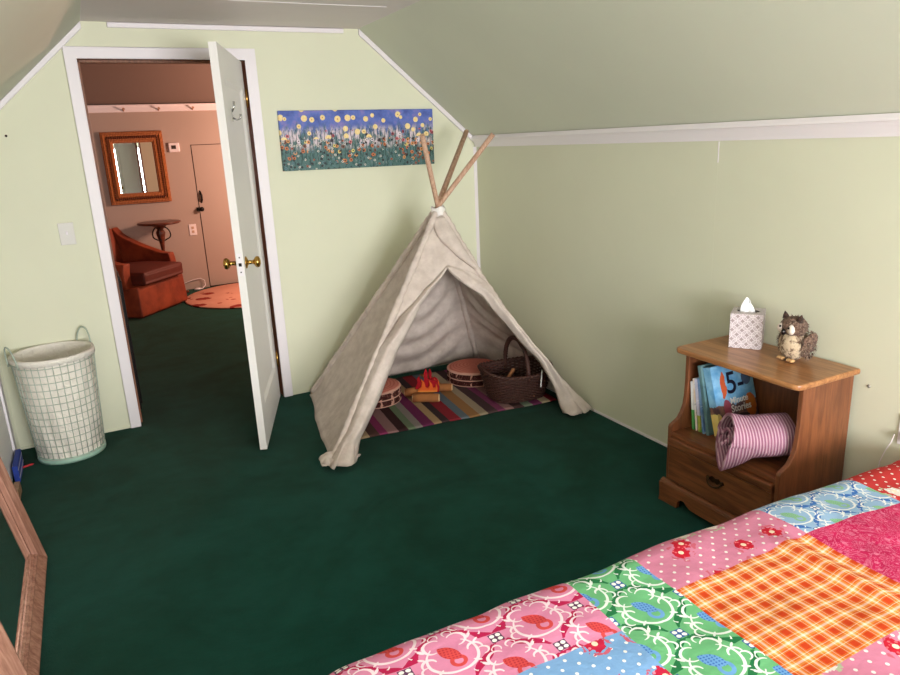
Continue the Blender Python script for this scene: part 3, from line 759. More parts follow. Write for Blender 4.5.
for s_ in (-1, 1):
    mt = Matrix.Rotation(s_ * .55, 4, 'Z')
    MB().ell((-.040, s_ * .018, .124), (.013, .021, .020), mt, fn=lambda d: furn(d, .04)).build('face_disc', FW, ow)
    MB().ell((-.0525, s_ * .020, .131), (.0045, .0045, .0045)).build('eye', BLK, ow)
    MB().lathe([(.013, 0), (.009, .012), (.001, .026)], 10, TR(-.016, s_ * .031, .156) @ Matrix.Rotation(-s_ * .3, 4, 'X')).build('ear_tuft', fur('dark plush', srgb(40, 28, 24), srgb(74, 52, 44), srgb(90, 70, 60), 60), ow)
    mt = Matrix.Rotation(-s_ * .25, 4, 'X') @ Matrix.Rotation(.25, 4, 'Y')
    m = MB().ell((.016, s_ * .05, .066), (.036, .013, .05), mt, fn=furn); tufts(m, (.016, s_ * .052, .066), (.036, .013, .05), 160, .012, 8 + s_); m.build('wing', FD, ow, weld=0)
    fo = MB()
    for k in (-1, 0, 1): fo.ell((-.034, s_ * .022 + k * .009, .006), (.012, .0055, .006))
    fo.build('foot', TAN, ow)
MB().ell((-.056, 0, .114), (.010, .008, .012)).build('beak', BLK, ow)
m = MB().ell((.045, 0, .03), (.02, .03, .02), fn=furn); m.build('tail', FD, ow)

# books, leaning towards the left side panel
def printed(name, a, b, c_, sc=18, zr=None):
    M = Mat(name, None, .35, 0, .5); n = M.noise(sc, 3, .6)
    x, y, z = M.xyz(); col = M.mix(n.soft(.4, .62), a, b); col = M.mix(M.noise(sc * 2.2, 3, .6).soft(.58, .66), col, c_)
    if zr:
        lo, hi, cc, dd = zr; col = M.mix((z).gt(lo) * z.lt(hi), col, M.mix(n.soft(.35, .65), cc, dd))
    M.col(col); return M.m
PAGE = plain('book page edges', srgb(226, 218, 200), .8, 0, .04, 80)
def book(label, y, th, dep, h, lean, mat, x=-.285, spine2=None):
    b = thing('book', label, 'book', (x, y, .3175), group='picture books on the nightstand shelf'); b.rotation_euler = (-lean, 0, 0)
    m = MB(); m.box(0, dep, -th, -th + .0018, 0, h).box(0, dep, -.0018, 0, 0, h).box(-.001, .0018, -th, 0, 0, h); m.build('cover', mat, b)
    MB().box(.0018, dep - .004, -th + .0018, -.0018, .003, h - .003).build('pages', PAGE, b)
    return b
W_ = srgb(236, 232, 234)
BY = -2.246
def lab(s): return s
LEAN = [6, 8, 9.5, 11, 13, 16.5]
specs = [('thin white picture book with a green and black lower spine, nearest the nightstand side', .011, .17, .205, printed('white cover green foot', W_, W_, srgb(220, 216, 220), 10, (-1, .085, srgb(96, 176, 100), srgb(70, 150, 84)))),
         ('thin white picture book with a cream spine, second from the nightstand side', .007, .18, .222, printed('cream cover', W_, srgb(232, 206, 176), srgb(60, 60, 66), 14)),
         ('white and lilac picture book with a yellow green spine foot', .014, .19, .225, printed('lilac cover', srgb(206, 204, 226), srgb(190, 190, 214), W_, 12, (-1, .07, srgb(190, 186, 80), srgb(90, 150, 80)))),
         ('slim blue picture book between the lilac and the teal ones', .010, .2, .232, printed('blue cover', srgb(92, 128, 176), srgb(130, 160, 196), srgb(200, 210, 220), 14)),
         ('tall grey teal picture book beside the thick light blue one', .014,   .21, .288, printed('teal cover', srgb(88, 122, 128), srgb(112, 146, 150), srgb(70, 96, 104), 8))]
yb = BY
for i, (lb, th, dp, h, mt) in enumerate(specs):
    ln_ = math.radians(LEAN[i]); y_ = yb - .262 * 0 - (h * math.sin(ln_) if i == 0 else 0) 
    if i == 0: yb = BY - h * math.sin(ln_); y_ = yb
    book(lb, y_ - .001, th, dp, h, ln_, mt); yb = y_ - th / math.cos(ln_) - (specs[i][3] * (math.sin(math.radians(LEAN[i + 1])) - math.sin(ln_)) if i < 5 else 0) - .002
M = Mat('storybook cover print', None, .3, 0, .5)
x, y, z = M.xyz(); n = M.noise(16, 4, .6)
sky = M.mix(n.soft(.35, .65), srgb(96, 158, 206), srgb(146, 196, 228))
gr = M.mix(M.noise(24, 4, .6).soft(.4, .6), srgb(90, 66, 74), srgb(150, 112, 92))
c = M.mix((z + (n - .5) * .08).lt(.125), sky, gr)
def blob(cx, cz, rx, rz, col, col2, wob=.5):
    global c
    d = ((x - cx) / rx).sq() + ((z - cz) / rz).sq() + (M.noise(30, 3, .6) - .5) * wob
    c = M.mix(d.lt(1), c, M.mix(M.noise(50), col, col2))
blob(.055, .20, .016, .05, srgb(186, 64, 44), srgb(214, 110, 60), 3.4)
blob(.06, .11, .02, .035, srgb(150, 60, 84), srgb(180, 96, 110), 1.4)
blob(.185, .215, .026, .032, srgb(62, 78, 110), srgb(90, 110, 140), 1.0)
blob(.19, .10, .03, .05, srgb(206, 130, 44), srgb(190, 70, 40), .9)
blob(.13, .062, .045, .014, srgb(40, 30, 40), srgb(70, 56, 60), .4)
blob(.005, .05, .02, .045, srgb(226, 190, 90), srgb(236, 220, 150), 1.2)
M.col(c)
lean6 = math.radians(LEAN[5])
b6 = book('thick light blue storybook with a big black 5 on the cover', yb - .002, .036, .225, .286, lean6, M.m, x=-.275)
def text(body, size, loc, mat, parent, name, align='LEFT', bold=0):
    cu = bpy.data.curves.new(name, 'FONT'); cu.body = body; cu.size = size; cu.extrude = .0004; cu.offset = bold; cu.align_x = align
    o_ = bpy.data.objects.new(name, cu); C.objects.link(o_); o_.parent = parent; o_.location = loc; o_.rotation_euler = (PI / 2, 0, 0)
    cu.materials.append(mat)
    me = bpy.data.meshes.new_from_object(o_.evaluated_get(bpy.context.evaluated_depsgraph_get()))
    o2 = bpy.data.objects.new(name, me); C.objects.link(o2); o2.parent = parent; o2.location = loc; o2.rotation_euler = o_.rotation_euler
    bpy.data.objects.remove(o_); o2.name = name; return o2
NAVY = plain('black print', srgb(26, 24, 44), .4); WHT = plain('white print', srgb(240, 236, 232), .4)
text('5-', .125, (.068, -.0366, .165), NAVY, b6, 'number', bold=.001)
text('Minute', .036, (.078, -.0366, .122), WHT, b6, 'title', bold=.0006)
text('Stories', .040, (.078, -.0366, .088), WHT, b6, 'title', bold=.0008)

# rolled pink blanket on the shelf
M = Mat('pink ribbed blanket', None, .95, 0, .05)
x, y, z = M.xyz()
st = ((x + (M.noise(6, 2, .5) - .5) * .012) * (2 * PI / .0112)).sin()
fine = (M.noise(240, 2, .6))
M.col(M.mix(st.soft(-.5, .7), srgb(150, 100, 122), M.mix(fine, srgb(190, 148, 166), srgb(206, 170, 184)))); M.bump(st * .5 + fine * .3, .6, .006); BLAN = M.m
bl = thing('rolled_blanket', 'pink ribbed blanket rolled up on the nightstand shelf', 'blanket', (-.300, -2.613, .3175), math.radians(152))
def blanket(u, v):             # u along the roll (local x, front end at u = 1), v from the outer hem to the core
    th = -1.9 - 2 * PI * 1.75 * v; r = .089 * (1 - v) ** .8 + .012
    xx = -.10 + .24 * u
    nn = mnoise.noise(Vector((xx * 6, math.cos(th) * 1.3 + v, math.sin(th) * 1.3)))
    r *= 1 + .10 * nn
    yy, zz = r * math.cos(th) * 1.05, r * math.sin(th)
    k = max(0, (u - .35) / .65) ** 1.5                       # the front end sags to a point over the shelf edge
    if zz < 0: zz *= .92
    g = math.exp(-((yy - .035) / .06) ** 2) * max(0, -zz / .08)
    front = max(0, u - .62) / .38
    xx += .02 * front * math.cos(th + 1.2) - .012 * front * (1 - v)
    return (xx, yy * (1 - .12 * k * (zz < 0)), zz + .086 + .012 * front * (1 - v) - .085 * g * front ** .8)
MB().grid(blanket, 40, 150).build('blanket_roll', BLAN, bl, solid=.013)
# power cords
def cord(name, label, pts, r=.003):
    o_ = MB().tube(pts, r, 8).build(name, TRIM); tag(o_, label, 'cord')
cord('power_cord', 'white cord looping at the wall left of the nightstand', [(-.012, -1.99, .02), (-.012, -1.955, .12), (-.012, -1.945, .2), (-.012, -1.98, .28), (-.012, -2.05, .33), (-.012, -2.12, .33), (-.012, -2.15, .2)])
cord('power_cord', 'thin white cord hanging from the outlet above the bed head', [(-.016, -2.925, .47), (-.02, -2.92, .44), (-.012, -2.90, .40), (-.012, -2.885, .35), (-.012, -2.88, .25)], .0018)
ot = thing('wall_outlet', 'white outlet plate low on the right wall above the bed head', 'outlet', (0, -2.965, .49))
MB().box(-.006, 0, -.022, .035, -.055, .055).build('outlet_plate', TRIM, ot, bevel=.002)
MB().box(-.03, -.006, -.01, .015, -.035, -.005).build('plug', TRIM, ot, bevel=.003)

# ------------------------------------------------------------------ bed and quilt
bed = thing('bed', 'single bed under the patchwork quilt, head to the right wall', 'bed', (-1.06, -3.55, 0))
MB().box(-1.0, 1.0, -.46, .46, .22, .412).build('mattress', plain('white ticking', srgb(226, 222, 216), .9), bed, bevel=.05, seg=4)
MB().box(-1.0, 1.0, -.47, .47, .14, .218).build('bed_frame', NW, bed, bevel=.005)
for sx in (-1, 1):
    for sy in (-1, 1): MB().box(sx * .95 - .03, sx * .95 + .03, sy * .42 - .03, sy * .42 + .03, 0, .139).build('leg', NWZ, bed, bevel=.004)

def qmat(name): M = Mat(name, None, .92, 0, .08); return M
def finish(M, c):
    w = M.noise(700, 2, .5); M.col(c); M.bump(M.noise(16, 4, .6) * 1.2 + w * .06, .35, .012); return M.m
def dotty(name, base, flower, fcol2, dot=(238, 236, 232), off=0.0, sc=30.0):
    M = qmat(name); x, y, z = M.xyz(); x = x + off
    u, v = (x + y) * sc * .707, (x - y) * sc * .707
    d = ((u.fr() - .5).sq() + (v.fr() - .5).sq()).rt()
    c = M.mix(d.lt(.135), M.mix(M.noise(30), srgb(*[int(q * .95) for q in base]), srgb(*base)), srgb(*dot))
    for off2, col1, col2, thr in ((3.3, flower, fcol2, .40), (8.1, (216, 208, 200), (244, 240, 236), .66)):
        vn = M.nt.nodes.new('ShaderNodeTexVoronoi'); vn.voronoi_dimensions = '2D'; vn.inputs['Scale'].default_value = 8.5; vn.inputs['Randomness'].default_value = .8
        M.nt.links.new(M.vec(x + off2, y), vn.inputs['Vector'])
        d = S(M.nt, vn.outputs['Distance']); sp_ = M.nt.nodes.new('ShaderNodeSeparateColor'); M.nt.links.new(vn.outputs['Color'], sp_.inputs[0])
        wob = M.noise(70, 2, .5, vec=M.vec(x, y))
        fl = (d + (wob - .5) * .22).lt(.2) * S(M.nt, sp_.outputs[0]).gt(thr)
        petal = M.voro(90, M.vec(x, y)).lt(.30)
        c = M.mix(fl, c, M.mix(petal, srgb(*col1), srgb(*col2)))
        c = M.mix(fl * d.lt(.06), c, srgb(240, 214, 190))
        leaf = ((d - .27).ab() + (M.noise(45) - .5) * .3).lt(.03) * S(M.nt, sp_.outputs[0]).gt(thr) * M.noise(50, 2, .5, vec=M.vec(x + 4, y)).gt(.52)
        c = M.mix(leaf, c, srgb(196, 96, 116) if off2 < 5 else srgb(170, 180, 150))
    return finish(M, c)
def damask(name, ground, scroll, light, bud, bud2, flower, px, py, ox=0, oy=0):
    M = qmat(name); x, y, z = M.xyz()
    nx = (M.noise(22, 1, .5) - .5) * .006; ny = (M.noise(22, 1, .5, vec=M.vec(x + 7, y)) - .5) * .006
    u = ((x + nx + ox) / px).fr() - .5; v = ((y + ny + oy) / py).fr() - .5
    au, av = u.ab(), v.ab()
    bound = (v * (2 * PI)).cos() * .2 + .25
    q = au.lt(bound).inv()
    A = (au - q * .5).ab(); sv = av - q * .5; B = v * q.inv() + ((v.gt(0) * 2.0 - 1.0) * sv) * q     # motif coordinates
    SA = u * q.inv() + ((u.gt(0) * 2.0 - 1.0) * (au - .5)) * q
    def arc(cx, cy, r, w, dx, dy, k, taper=0.0):
        a, b = A - cx, B - cy; L = (a.sq() + b.sq()).rt()
        dot = a * dx + b * dy
        return ((L - r).ab() - w - dot * taper).lt(0) * dot.gt(k * r)
    def blob(cx, cy, rx, ry, c_=1.0, s_=0.0):
        a, b = A - cx, B - cy; p, q_ = a * c_ + b * s_, b * c_ - a * s_
        return ((p / rx).sq() + (q_ / ry).sq()).lt(1)
    def union(l):
        o_ = l[0]
        for k in l[1:]: o_ = o_.mx(k)
        return o_
    c = M.mix(M.noise(40), srgb(*[int(k * .96) for k in ground]), srgb(*ground))
    dl = (au - bound).ab()
    D = union([((dl - .05 - (v * (2 * PI * 3)).sin() * .035)).lt(0) * (av - .25).ab().lt(.17), arc(.36, .24, .075, .020, -.5, .86, -.6, .2), arc(.31, -.26, .065, .018, -.8, -.6, -.45, .15),
               arc(.10, .40, .06, .017, .7, .7, -.5, .15), arc(.12, -.42, .055, .017, .7, -.7, -.4, .1), blob(.40, .13, .02, .055, .9, .4), blob(.39, -.12, .02, .05, .9, -.4),
               blob(.0, .47, .045, .012), blob(.05, -.47, .04, .012, .8, .6)])
    c = M.mix(D, c, srgb(*scroll))
    Wt = union([arc(.02, -.02, .245, .007, .75, -.66, -.05, .04), arc(.13, .20, .10, .009, .9, .4, -.45, .08), arc(.25, -.02, .075, .008, .2, 1.0, -.1, .1), arc(.30, -.10, .06, .007, .9, .1, -.2, .1),
                arc(.08, .33, .05, .007, -.2, 1.0, -.5, .1), arc(.16, -.30, .06, .007, .5, -.86, -.4, .1), blob(.27, .20, .018, .05, .8, -.6), blob(.30, .09, .014, .04, .6, -.8), blob(.23, .29, .014, .045, .9, -.3), blob(.20, -.20, .015, .045, .6, .8)])
    c = M.mix(Wt, c, srgb(*light))
    lu, lv = SA * .80 + B * .60, B * .80 - SA * .60
    w1 = ((lu - .11).sq() + (lv - .03).sq()).lt(.036); w2 = ((lu + .11).sq() + (lv - .03).sq()).lt(.036)
    tail = ((((lu + .055).sq() + (lv + .11).sq()).rt() - .07).ab()).lt(.022) * (lu + lv * .5).lt(.02)
    c = M.mix(tail, c, srgb(*bud))
    chk = ((lu * 120).sin() * (lv * 120).sin()).gt(.3)
    c = M.mix(w1 * w2, c, M.mix(chk, srgb(*bud), srgb(*bud2)))
    fu = au.mn((au - .5).ab()); fv = av.mn((av - .5).ab())
    node = (au.mx((av - .5).ab())).mn((au - .5).ab().mx(av))
    c = M.mix(node.lt(.07), c, srgb(*flower))
    fl = (fu - .034).sq() + (fv - .034).sq()
    c = M.mix(fl.lt(.0007) * node.lt(.07), c, srgb(236, 234, 230))
    return finish(M, c)
def paisley(name, ground, light):
    M = qmat(name); x, y, z = M.xyz(); v = M.vec(x, y)
    n = M.noise(17, 4, .7, vec=v, dist=2.2); l1 = ((n * 46).sin()).gt(.45); m_ = M.noise(9, 2, .5, vec=v).gt(.5)
    fl = M.voro(34, v).lt(.2)
    c = M.mix(m_ * .5, srgb(*ground), srgb(*[min(255, int(q * 1.12)) for q in ground])); c = M.mix(l1 * .55, c, srgb(*light)); c = M.mix(fl * .6, c, srgb(*light)); return finish(M, c)
def plaid(name):
    M = qmat(name); x, y, z = M.xyz()
    P = .046
    red, org, yel, wht = srgb(192, 64, 30), srgb(214, 122, 48), srgb(226, 166, 84), srgb(232, 222, 206)
    st_ = [(0, red), (.30, org), (.36, wht), (.39, org), (.48, yel), (.57, wht), (.68, yel), (.76, org), (.84, wht), (.87, org), (.95, red)]
    a = M.ramp(((x + .01 + (M.noise(5) - .5) * .01) / P).fr(), st_, True); b = M.ramp(((y + .02 + (M.noise(6) - .5) * .01) / P).fr(), st_, True)
    return finish(M, M.mix(.5, a, b))
QM = [damask('pink damask patch', (216, 136, 170), (176, 34, 78), (234, 214, 222), (204, 74, 74), (178, 52, 62), (96, 60, 90), .215, .185, .02, .06),
      dotty('blue dotted patch', (124, 166, 212), (190, 38, 68), (224, 140, 160), off=.01, sc=34),
      damask('green damask patch', (108, 178, 124), (40, 114, 70), (222, 230, 226), (106, 156, 208), (64, 110, 180), (54, 94, 156), .21, .20, 1.495, 3.10),
      dotty('pink dotted patch', (208, 130, 158), (190, 34, 54), (222, 104, 114), dot=(226, 222, 218), off=.03, sc=32),
      plaid('orange plaid patch'),
      damask('blue damask patch', (146, 178, 210), (58, 106, 176), (222, 226, 226), (138, 182, 148), (102, 162, 120), (64, 102, 158), .19, .165, .12, .06),
      paisley('magenta paisley patch', (178, 32, 80), (216, 128, 158)),
      dotty('red dotted patch', (190, 58, 58), (214, 108, 118), (230, 200, 200), dot=(226, 222, 218), off=.0, sc=32)]
XE, YE, RB_ = -2.115, -2.985, .075            # outer edges of the top and roll-off radius
def rolloff(dv):                               # dv: distance inside (positive) the outer edge along the cloth
    R_ = RB_; q = R_ * PI / 2
    s_ = q - dv                                # arc length past the start of the bend
    if s_ <= 0: return dv - q + R_, 0          # inward offset from the outer edge, drop
    if s_ < q: a = s_ / R_; return R_ - R_ * math.sin(a), R_ * (1 - math.cos(a))
    return 0, R_ + (s_ - q)
XG, YG = XE - (RB_ * PI / 2 - RB_), YE + (RB_ * PI / 2 - RB_)   # unrolled edge (dv = 0)
def qpos(px_, py_):
    ix, dx = rolloff(px_ - XG); iy, dy = rolloff(YG - py_)
    y_ = YE - iy; x_ = XE + ix
    jy, dy2 = rolloff(py_ + 4.13)
    if dy2 > 0: y_ = -4.13 + jy
    dz = (dx ** 2 + dy ** 2 + dy2 ** 2) ** .5 if max(dx, dy, dy2) < .07 else max(dx, dy, dy2)
    z_ = .470 - dz
    flat = max(0, 1 - dz * 8)
    z_ += flat * (.010 * mnoise.noise(Vector((px_ * 3.2, py_ * 3.2, 1))) + .006 * mnoise.noise(Vector((px_ * 9, py_ * 9, 4))))
    z_ += flat * -.028 * (1 / (1 + math.exp(-(px_ + .55) / .06)))
    if -3.50 < py_ < -3.15:
        k = math.sin(PI * (py_ + 3.5) / .35) ** .6
        z_ += .016 * k * (math.exp(-((px_ + .915) / .028) ** 2) - .5 * math.exp(-((px_ + .862) / .018) ** 2))
    hang = min(1, max(0, (dz - .07) * 6))
    wv = .012 * hang * mnoise.noise(Vector((px_ * 7, py_ * 7, 9)))
    if dy > .04: y_ += wv + .012 * hang
    if dx > .04: x_ -= wv + .012 * hang
    y_ += .010 * (1 - hang) * mnoise.noise(Vector((px_ * 4, 3, 3))) * (1 if dy > .005 else 0)
    return Vector((min(x_, -.02), y_, z_))
def brk(stops, step):
    out = []
    for a, b in zip(stops, stops[1:]):
        n = max(1, round(abs(b - a) / step)); out += [lerp(a, b, k / n) for k in range(n)]
    return out + [stops[-1]]
hang_ = .30
xs = brk([XG - hang_, XE, -1.80 if False else -1.49, -1.29, -.83, -.41, -.02], .016)
ys = brk([YG + hang_, -2.98, -3.19, -3.23, -3.53, -3.85, -4.4], .016)
def patch(px_, py_):
    if px_ < -1.49: return 0 if py_ > -3.23 else (1 if py_ > -3.56 else 6)
    if px_ < -1.29: return 2
    if px_ < -.83: return 3 if py_ > -3.19 else (4 if py_ > -3.53 else 3)
    if px_ < -.41: return 5 if py_ > -3.19 else (6 if py_ > -3.6 else 1)
    return 7
m = MB(); VV = [[m.bm.verts.new(qpos(a, b)) for b in ys] for a in xs]
for i in range(len(xs) - 1):
    for j in range(len(ys) - 1):
        m.mi = patch((xs[i] + xs[i + 1]) / 2, (ys[j] + ys[j + 1]) / 2)
        m.face([VV[i][j], VV[i + 1][j], VV[i + 1][j + 1], VV[i][j + 1]], True)
o = m.build('patchwork_quilt', QM, solid=.012, weld=0)
tag(o, 'bright patchwork quilt of pink, blue, green and orange patches over the bed', 'quilt')

# ------------------------------------------------------------------ the room beyond
HY = 4.2
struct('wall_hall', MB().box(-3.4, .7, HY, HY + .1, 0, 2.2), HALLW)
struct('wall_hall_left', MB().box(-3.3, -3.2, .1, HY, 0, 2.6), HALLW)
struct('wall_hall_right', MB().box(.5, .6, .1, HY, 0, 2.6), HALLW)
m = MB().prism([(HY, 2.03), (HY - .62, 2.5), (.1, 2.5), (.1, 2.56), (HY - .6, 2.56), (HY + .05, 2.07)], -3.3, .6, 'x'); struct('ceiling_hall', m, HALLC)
pr = thing('peg_rail', 'long white peg rail along the top of the far hall wall', 'peg rail', (-1.5, HY, 1.985))
MB().box(-1.65, 1.9, -.018, 0, -.035, .035).box(-1.65, 1.9, -.035, 0, .028, .04).build('rail', TRIM, pr, bevel=.004)
for k in range(8):
    xx = -1.42 + .345 * k + .03
    MB().tube([(xx, -.018, -.018), (xx, -.05, -.012), (xx, -.075, -.004)], [.01, .008, .013], 10).build('peg', POLE, pr)
hm = thing('wall_mirror', 'mirror in a wide orange brown woven frame on the hall wall', 'mirror', (-1.818, HY, 1.38)); 
M = Mat('orange brown rattan', None, .5, 0, .4); x, y, z = M.xyz()
M.col(M.mix(M.noise(50, 3, .6), srgb(150, 84, 44), srgb(206, 128, 72))); M.bump((x * 420).sin() * .5 + (z * 420).sin() * .5, .7, .01); RAT = M.m
ww, hh, bf = .305, .375, .115
fp = [(0, 0), (0, -.03), (.03, -.045), (.045, -.03), (.07, -.032), (.085, -.042), (.105, -.03), (bf, -.012), (bf, 0)]
m = MB()
PT = [[m.bm.verts.new(p) for p in ((-ww + o_, d, -hh + o_), (ww - o_, d, -hh + o_), (ww - o_, d, hh - o_), (-ww + o_, d, hh - o_))] for o_, d in fp]
for i in range(len(fp) - 1):
    for k in range(4): m.face([PT[i][k], PT[i][(k + 1) % 4], PT[i + 1][(k + 1) % 4], PT[i + 1][k]])
m.build('frame', RAT, hm, bevel=.006)
m = MB()
def beads(x0, z0, x1, z1, n):
    for k in range(n):
        t = (k + .5) / n; m.ell((lerp(x0, x1, t), -.036, lerp(z0, z1, t)), (.009, .012, .009) if x0 == x1 else (.009, .012, .014), nu=8, nv=6)
i_ = .058
for s_ in (-1, 1): beads(-ww + i_, s_ * (hh - i_), ww - i_, s_ * (hh - i_), 24); beads(s_ * (ww - i_), -hh + i_, s_ * (ww - i_), hh - i_, 32)
m.build('bead_border', plain('dark rattan beads', srgb(96, 46, 26), .5, 0, .2), hm)
MB().box(-ww + bf - .004, ww - bf + .004, -.010, -.006, -hh + bf - .004, hh - bf + .004).build('mirror_glass', MIR.m, hm)
th = thing('thermostat', 'small white thermostat on the hall wall right of the mirror', 'thermostat', (-1.41, HY, 1.574))
MB().box(-.058, .058, -.028, .002, -.05, .05).build('case', TRIM, th, bevel=.012, seg=3)
MB().box(-.028, .02, -.030, -.027, -.016, .022).build('screen', plain('dark screen', srgb(52, 44, 36), .3), th)
d3 = thing('door_3', 'low flush painted door in the far hall wall with black latch', 'door', (-1.235, HY, 0), kind='structure')
MB().box(.006, .74, -.006, 0, .012, 1.588).build('leaf', HALLW, d3, bevel=.002)
MB().box(0, .006, -.003, 0, 0, 1.594).box(.006, .746, -.003, 0, 1.588, 1.594).box(.74, .746, -.003, 0, 0, 1.594).box(.006, .74, -.003, 0, 0, .012).build('gap', plain('dark door gap', srgb(40, 28, 24), .9), d3)
MB().tube([(.02, -.004, .895), (.02, -.05, .895)], .008, 8).ell((.02, -.058, .895), (.026, .02, .026)).box(-.03, .035, -.012, 0, .875, .915).build('knob', BLACKM, d3)
MB().tube([(.035, -.004, .965), (.04, -.03, 1.0), (.04, -.03, 1.05), (.03, -.004, 1.095)], [.01, .011, .011, .008], 8).build('pull_handle', BLACKM, d3)
oh = thing('wall_outlet', 'cream outlet plate on the hall wall beside the low door', 'outlet', (-1.335, HY, .672))
MB().box(-.04, .04, -.007, 0, -.062, .062).build('outlet_plate', TRIM, oh, bevel=.003)
MB().box(-.014, .014, -.009, -.006, -.036, -.008).box(-.014, .014, -.009, -.006, .008, .036).build('socket', plain('almond plastic', srgb(196, 168, 146), .5), oh, bevel=.002)
cord('power_cord', 'white cord with a plug on the floor by the hall baseboard', [(-1.70, HY - .015, .03), (-1.55, HY - .015, .07), (-1.42, HY - .015, .105), (-1.33, HY - .015, .115), (-1.29, HY - .03, .09), (-1.29, HY - .06, .04), (-1.33, HY - .1, .012), (-1.37, HY - .11, .012), (-1.42, HY - .11, .012)], [.004, .004, .004, .004, .004, .004, .005, .014, .014])

# round rug in the hall
M = Mat('peach rug with red leaves', None, .95, 0, .05); x, y, z = M.xyz(); v = M.vec(x * .8, y)
d = M.voro(4.2, v) + (M.noise(12, 3, .6) - .5) * .35
c = M.mix(d.lt(.27), M.mix(M.noise(5), srgb(226, 172, 150), srgb(206, 146, 124)), srgb(150, 62, 54)); c = M.mix((M.voro(7, M.vec(x + 3, y)) + (M.noise(15) - .5) * .3).lt(.16), c, srgb(176, 92, 76)); M.col(c); M.bump(M.noise(120), .5, .01)
o = MB().lathe([(0, .001), (.70, .001), (.71, .008), (.70, .016), (0, .017)], 64).build('round_rug', M.m); o.location = (-.90, 3.44, 0)
tag(o, 'round peach rug with dark red leaf blotches on the hall floor', 'rug')

# velvet armchair
M = Mat('rust brown velvet', None, .55, 0, .3); n = M.noise(5, 4, .6)
M.col(M.mix(n.soft(.3, .7), srgb(104, 40, 24), srgb(146, 66, 38))); M.bump(M.noise(30, 4, .6), .2, .01); M.b.inputs['Sheen Weight'].default_value = .25; M.b.inputs['Sheen Tint'].default_value = srgb(240, 130, 80); M.b.inputs['Sheen Roughness'].default_value = .35
VEL = M.m
VELD = plain('dark brown velvet', srgb(84, 32, 22), .6, 0, .2, 8)
ac = thing('armchair', 'rust velvet skirted armchair half hidden by the left door jamb', 'armchair', (-2.09, 3.43, 0), math.radians(-40))
# local +x front, y width
def rbox(x0, x1, y0, y1, z0, z1, name, mat, bev=.03, fn=None):
    m = MB()
    nx, ny, nz_ = 10, 10, 6
    def side(f, a, b): m.grid(f, a, b)
    L3 = lambda u, v, w_: (lerp(x0, x1, u), lerp(y0, y1, v), lerp(z0, z1, w_))
    F = fn or (lambda u, v, w_: L3(u, v, w_))
    side(lambda a, b: F(a, b, 0), nx, ny); side(lambda a, b: F(a, b, 1), nx, ny); side(lambda a, b: F(a, 0, b), nx, nz_); side(lambda a, b: F(a, 1, b), nx, nz_); side(lambda a, b: F(0, a, b), ny, nz_); side(lambda a, b: F(1, a, b), ny, nz_)
    return m.build(name, mat, ac, weld=1e-4, bevel=bev, seg=3)
def skirt(u, v, w_):
    k = 1 + .04 * (1 - w_); x_ = lerp(-.33, .345, u); y_ = lerp(-.365, .365, v)
    pl = .006 * math.sin(40 * v) if u in (0, 1) else .006 * math.sin(40 * u)
    return (x_ * k + (pl if u in (0, 1) else 0), y_ * k + (pl if v in (0, 1) else 0), lerp(.02, .31, w_))
rbox(0, 0, 0, 0, 0, 0, 'skirt', VEL, .012, skirt)
MB().box(-.30, .32, -.33, .33, .0, .25).build('base', VELD, ac)
def cush(u, v, w_):
    x_ = lerp(-.26, .40, u); y_ = lerp(-.32, .32, v); e = 1 - (2 * v - 1) ** 4
    return (x_, y_, lerp(.315, .44, w_) + (.03 * e * math.sin(PI * u) if w_ == 1 else 0))
rbox(0, 0, 0, 0, 0, 0, 'seat_cushion', VELD, .035, cush)
for s_ in (-1, 1):
    def arm(u, v, w_, s_=s_):
        x_ = lerp(-.36, .26, u); top = lerp(.80, .53, min(1, u * 1.15) ** .62); y_ = s_ * lerp(.30, .40, v)
        return (x_, y_ + s_ * .025 * math.sin(PI * w_), lerp(.29, top, w_))
    rbox(0, 0, 0, 0, 0, 0, 'armrest', VEL, .03, arm)
def back(u, v, w_):
    y_ = lerp(-.35, .35, v); e = 1 - (2 * v - 1) ** 2
    return (lerp(-.42, -.27, u) - .10 * w_ + (.02 * math.sin(5 * PI * v) if u == 1 else 0), y_, lerp(.29, .77 + .07 * e, w_))
rbox(0, 0, 0, 0, 0, 0, 'backrest', VEL, .04, back)

# small round table behind the chair
st_ = thing('side_table', 'small round dark wood pedestal table under the hall mirror', 'table', (-1.70, 3.93, 0))
DW = wood('dark mahogany', srgb(66, 30, 20), srgb(108, 54, 36), 'x', 1, .3)
MB().lathe([(0, .785), (.20, .79), (.215, .797), (.222, .806), (.218, .815), (.20, .817), (0, .817)], 48).build('tabletop', DW, st_)
MB().lathe([(.03, .03), (.022, .06), (.018, .3), (.028, .42), (.016, .5), (.024, .58), (.04, .66), (.05, .7), (.03, .735), (.07, .77), (.09, .785)], 20).build('pedestal', DW, st_)
for k in range(3):
    a = 2 * PI * k / 3 + .3; mt = RZ(a)
    MB().tube([mt @ Vector(p) for p in ((.015, 0, .09), (.08, 0, .10), (.15, 0, .05), (.19, 0, .02), (.21, 0, .014))], [.016, .015, .013, .012, .014], 8).build('leg', DW, st_)
    sc = [(.03 + .075 * math.sin(t * 3.3) * (1), 0, .76 - .17 * t + .012 * math.sin(8 * t)) for t in [i / 14 for i in range(15)]]
    MB().tube([mt @ Vector(p) for p in sc], .007, 8).build('scroll_bracket', BLACKM, st_)
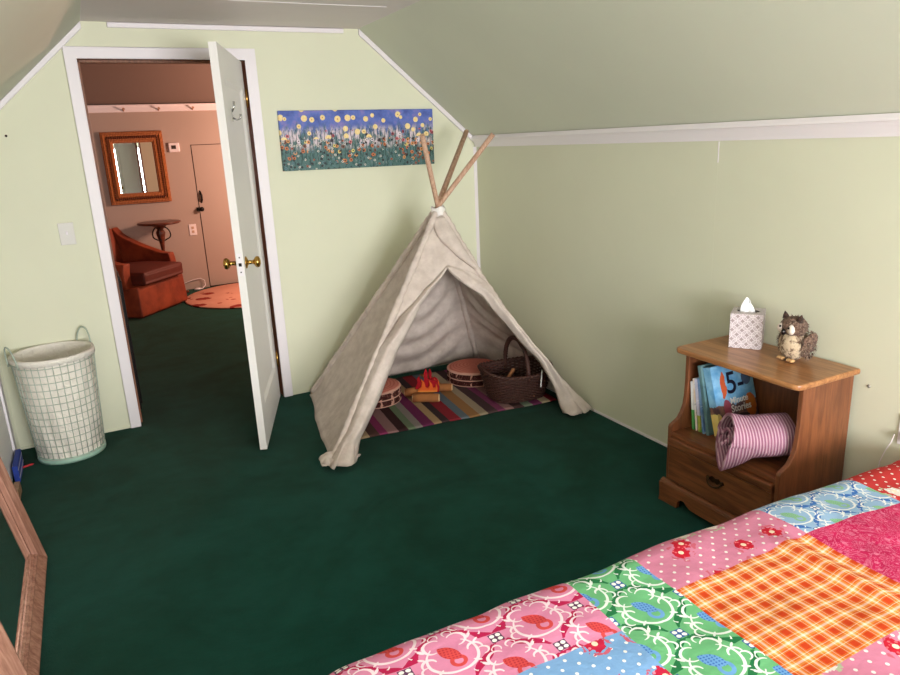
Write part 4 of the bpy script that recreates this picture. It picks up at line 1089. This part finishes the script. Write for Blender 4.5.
# black cabinet just inside the hall
bc = thing('black_cabinet', 'dark slim cabinet just past the left side of the doorway', 'cabinet', (-2.42, .36, 0))
MB().box(-.2, .148, -.22, .22, .05, .86).build('body', BLACKM, bc, bevel=.004)
MB().box(-.19, .14, -.2, .2, 0, .05).build('plinth', BLACKM, bc)
MB().box(.149, .157, -.20, .20, .08, .83).build('door', BLACKM, bc, bevel=.003)

# ------------------------------------------------------------------ light
def area(name, loc, rot, sx, sy, power, col):
    l = bpy.data.lights.new(name, 'AREA'); l.shape = 'RECTANGLE'; l.size = sx; l.size_y = sy; l.energy = power; l.color = col
    o_ = bpy.data.objects.new(name, l); C.objects.link(o_); o_.location = loc; o_.rotation_euler = rot; return o_
area('window_daylight', ((WX0 + WX1) / 2, YB + .01, (WZ0 + WZ1) / 2), (PI / 2, 0, 0), WX1 - WX0 - .1, WZ1 - WZ0 - .1, 124, (.985, .975, .99))
l = bpy.data.lights.new('hall_lamp', 'POINT'); l.energy = 84; l.color = (1, .59, .44); l.shadow_soft_size = .14
o = bpy.data.objects.new('hall_lamp', l); C.objects.link(o); o.location = (-.05, 2.95, 1.45)
wd = bpy.data.worlds.new('world'); bpy.context.scene.world = wd; wd.use_nodes = True
wd.node_tree.nodes['Background'].inputs[0].default_value = (.75, .85, 1, 1); wd.node_tree.nodes['Background'].inputs[1].default_value = 1.0

# ------------------------------------------------------------------ camera
cam = bpy.data.cameras.new('camera'); co = bpy.data.objects.new('camera', cam); C.objects.link(co)
f = Vector((.43181486, .86018959, -.27131126)); r = Vector((.88707958, -.45943898, -.0447843)); u = Vector((.16317396, .22133616, .9614492))
co.matrix_world = Matrix(((r.x, u.x, -f.x, -2.3827), (r.y, u.y, -f.y, -4.23822), (r.z, u.z, -f.z, 1.52349), (0, 0, 0, 1)))
cam.sensor_width = 36; cam.lens = 701.98 / 900 * 36; cam.clip_start = .02
sc = bpy.context.scene; sc.camera = co
sc.view_settings.view_transform = 'Standard'; sc.view_settings.look = 'None'; sc.view_settings.gamma = 1; sc.view_settings.exposure = .78
sc.view_settings.use_curve_mapping = False
sc.cycles.max_bounces = 12; sc.cycles.diffuse_bounces = 6; sc.cycles.sample_clamp_indirect = 6
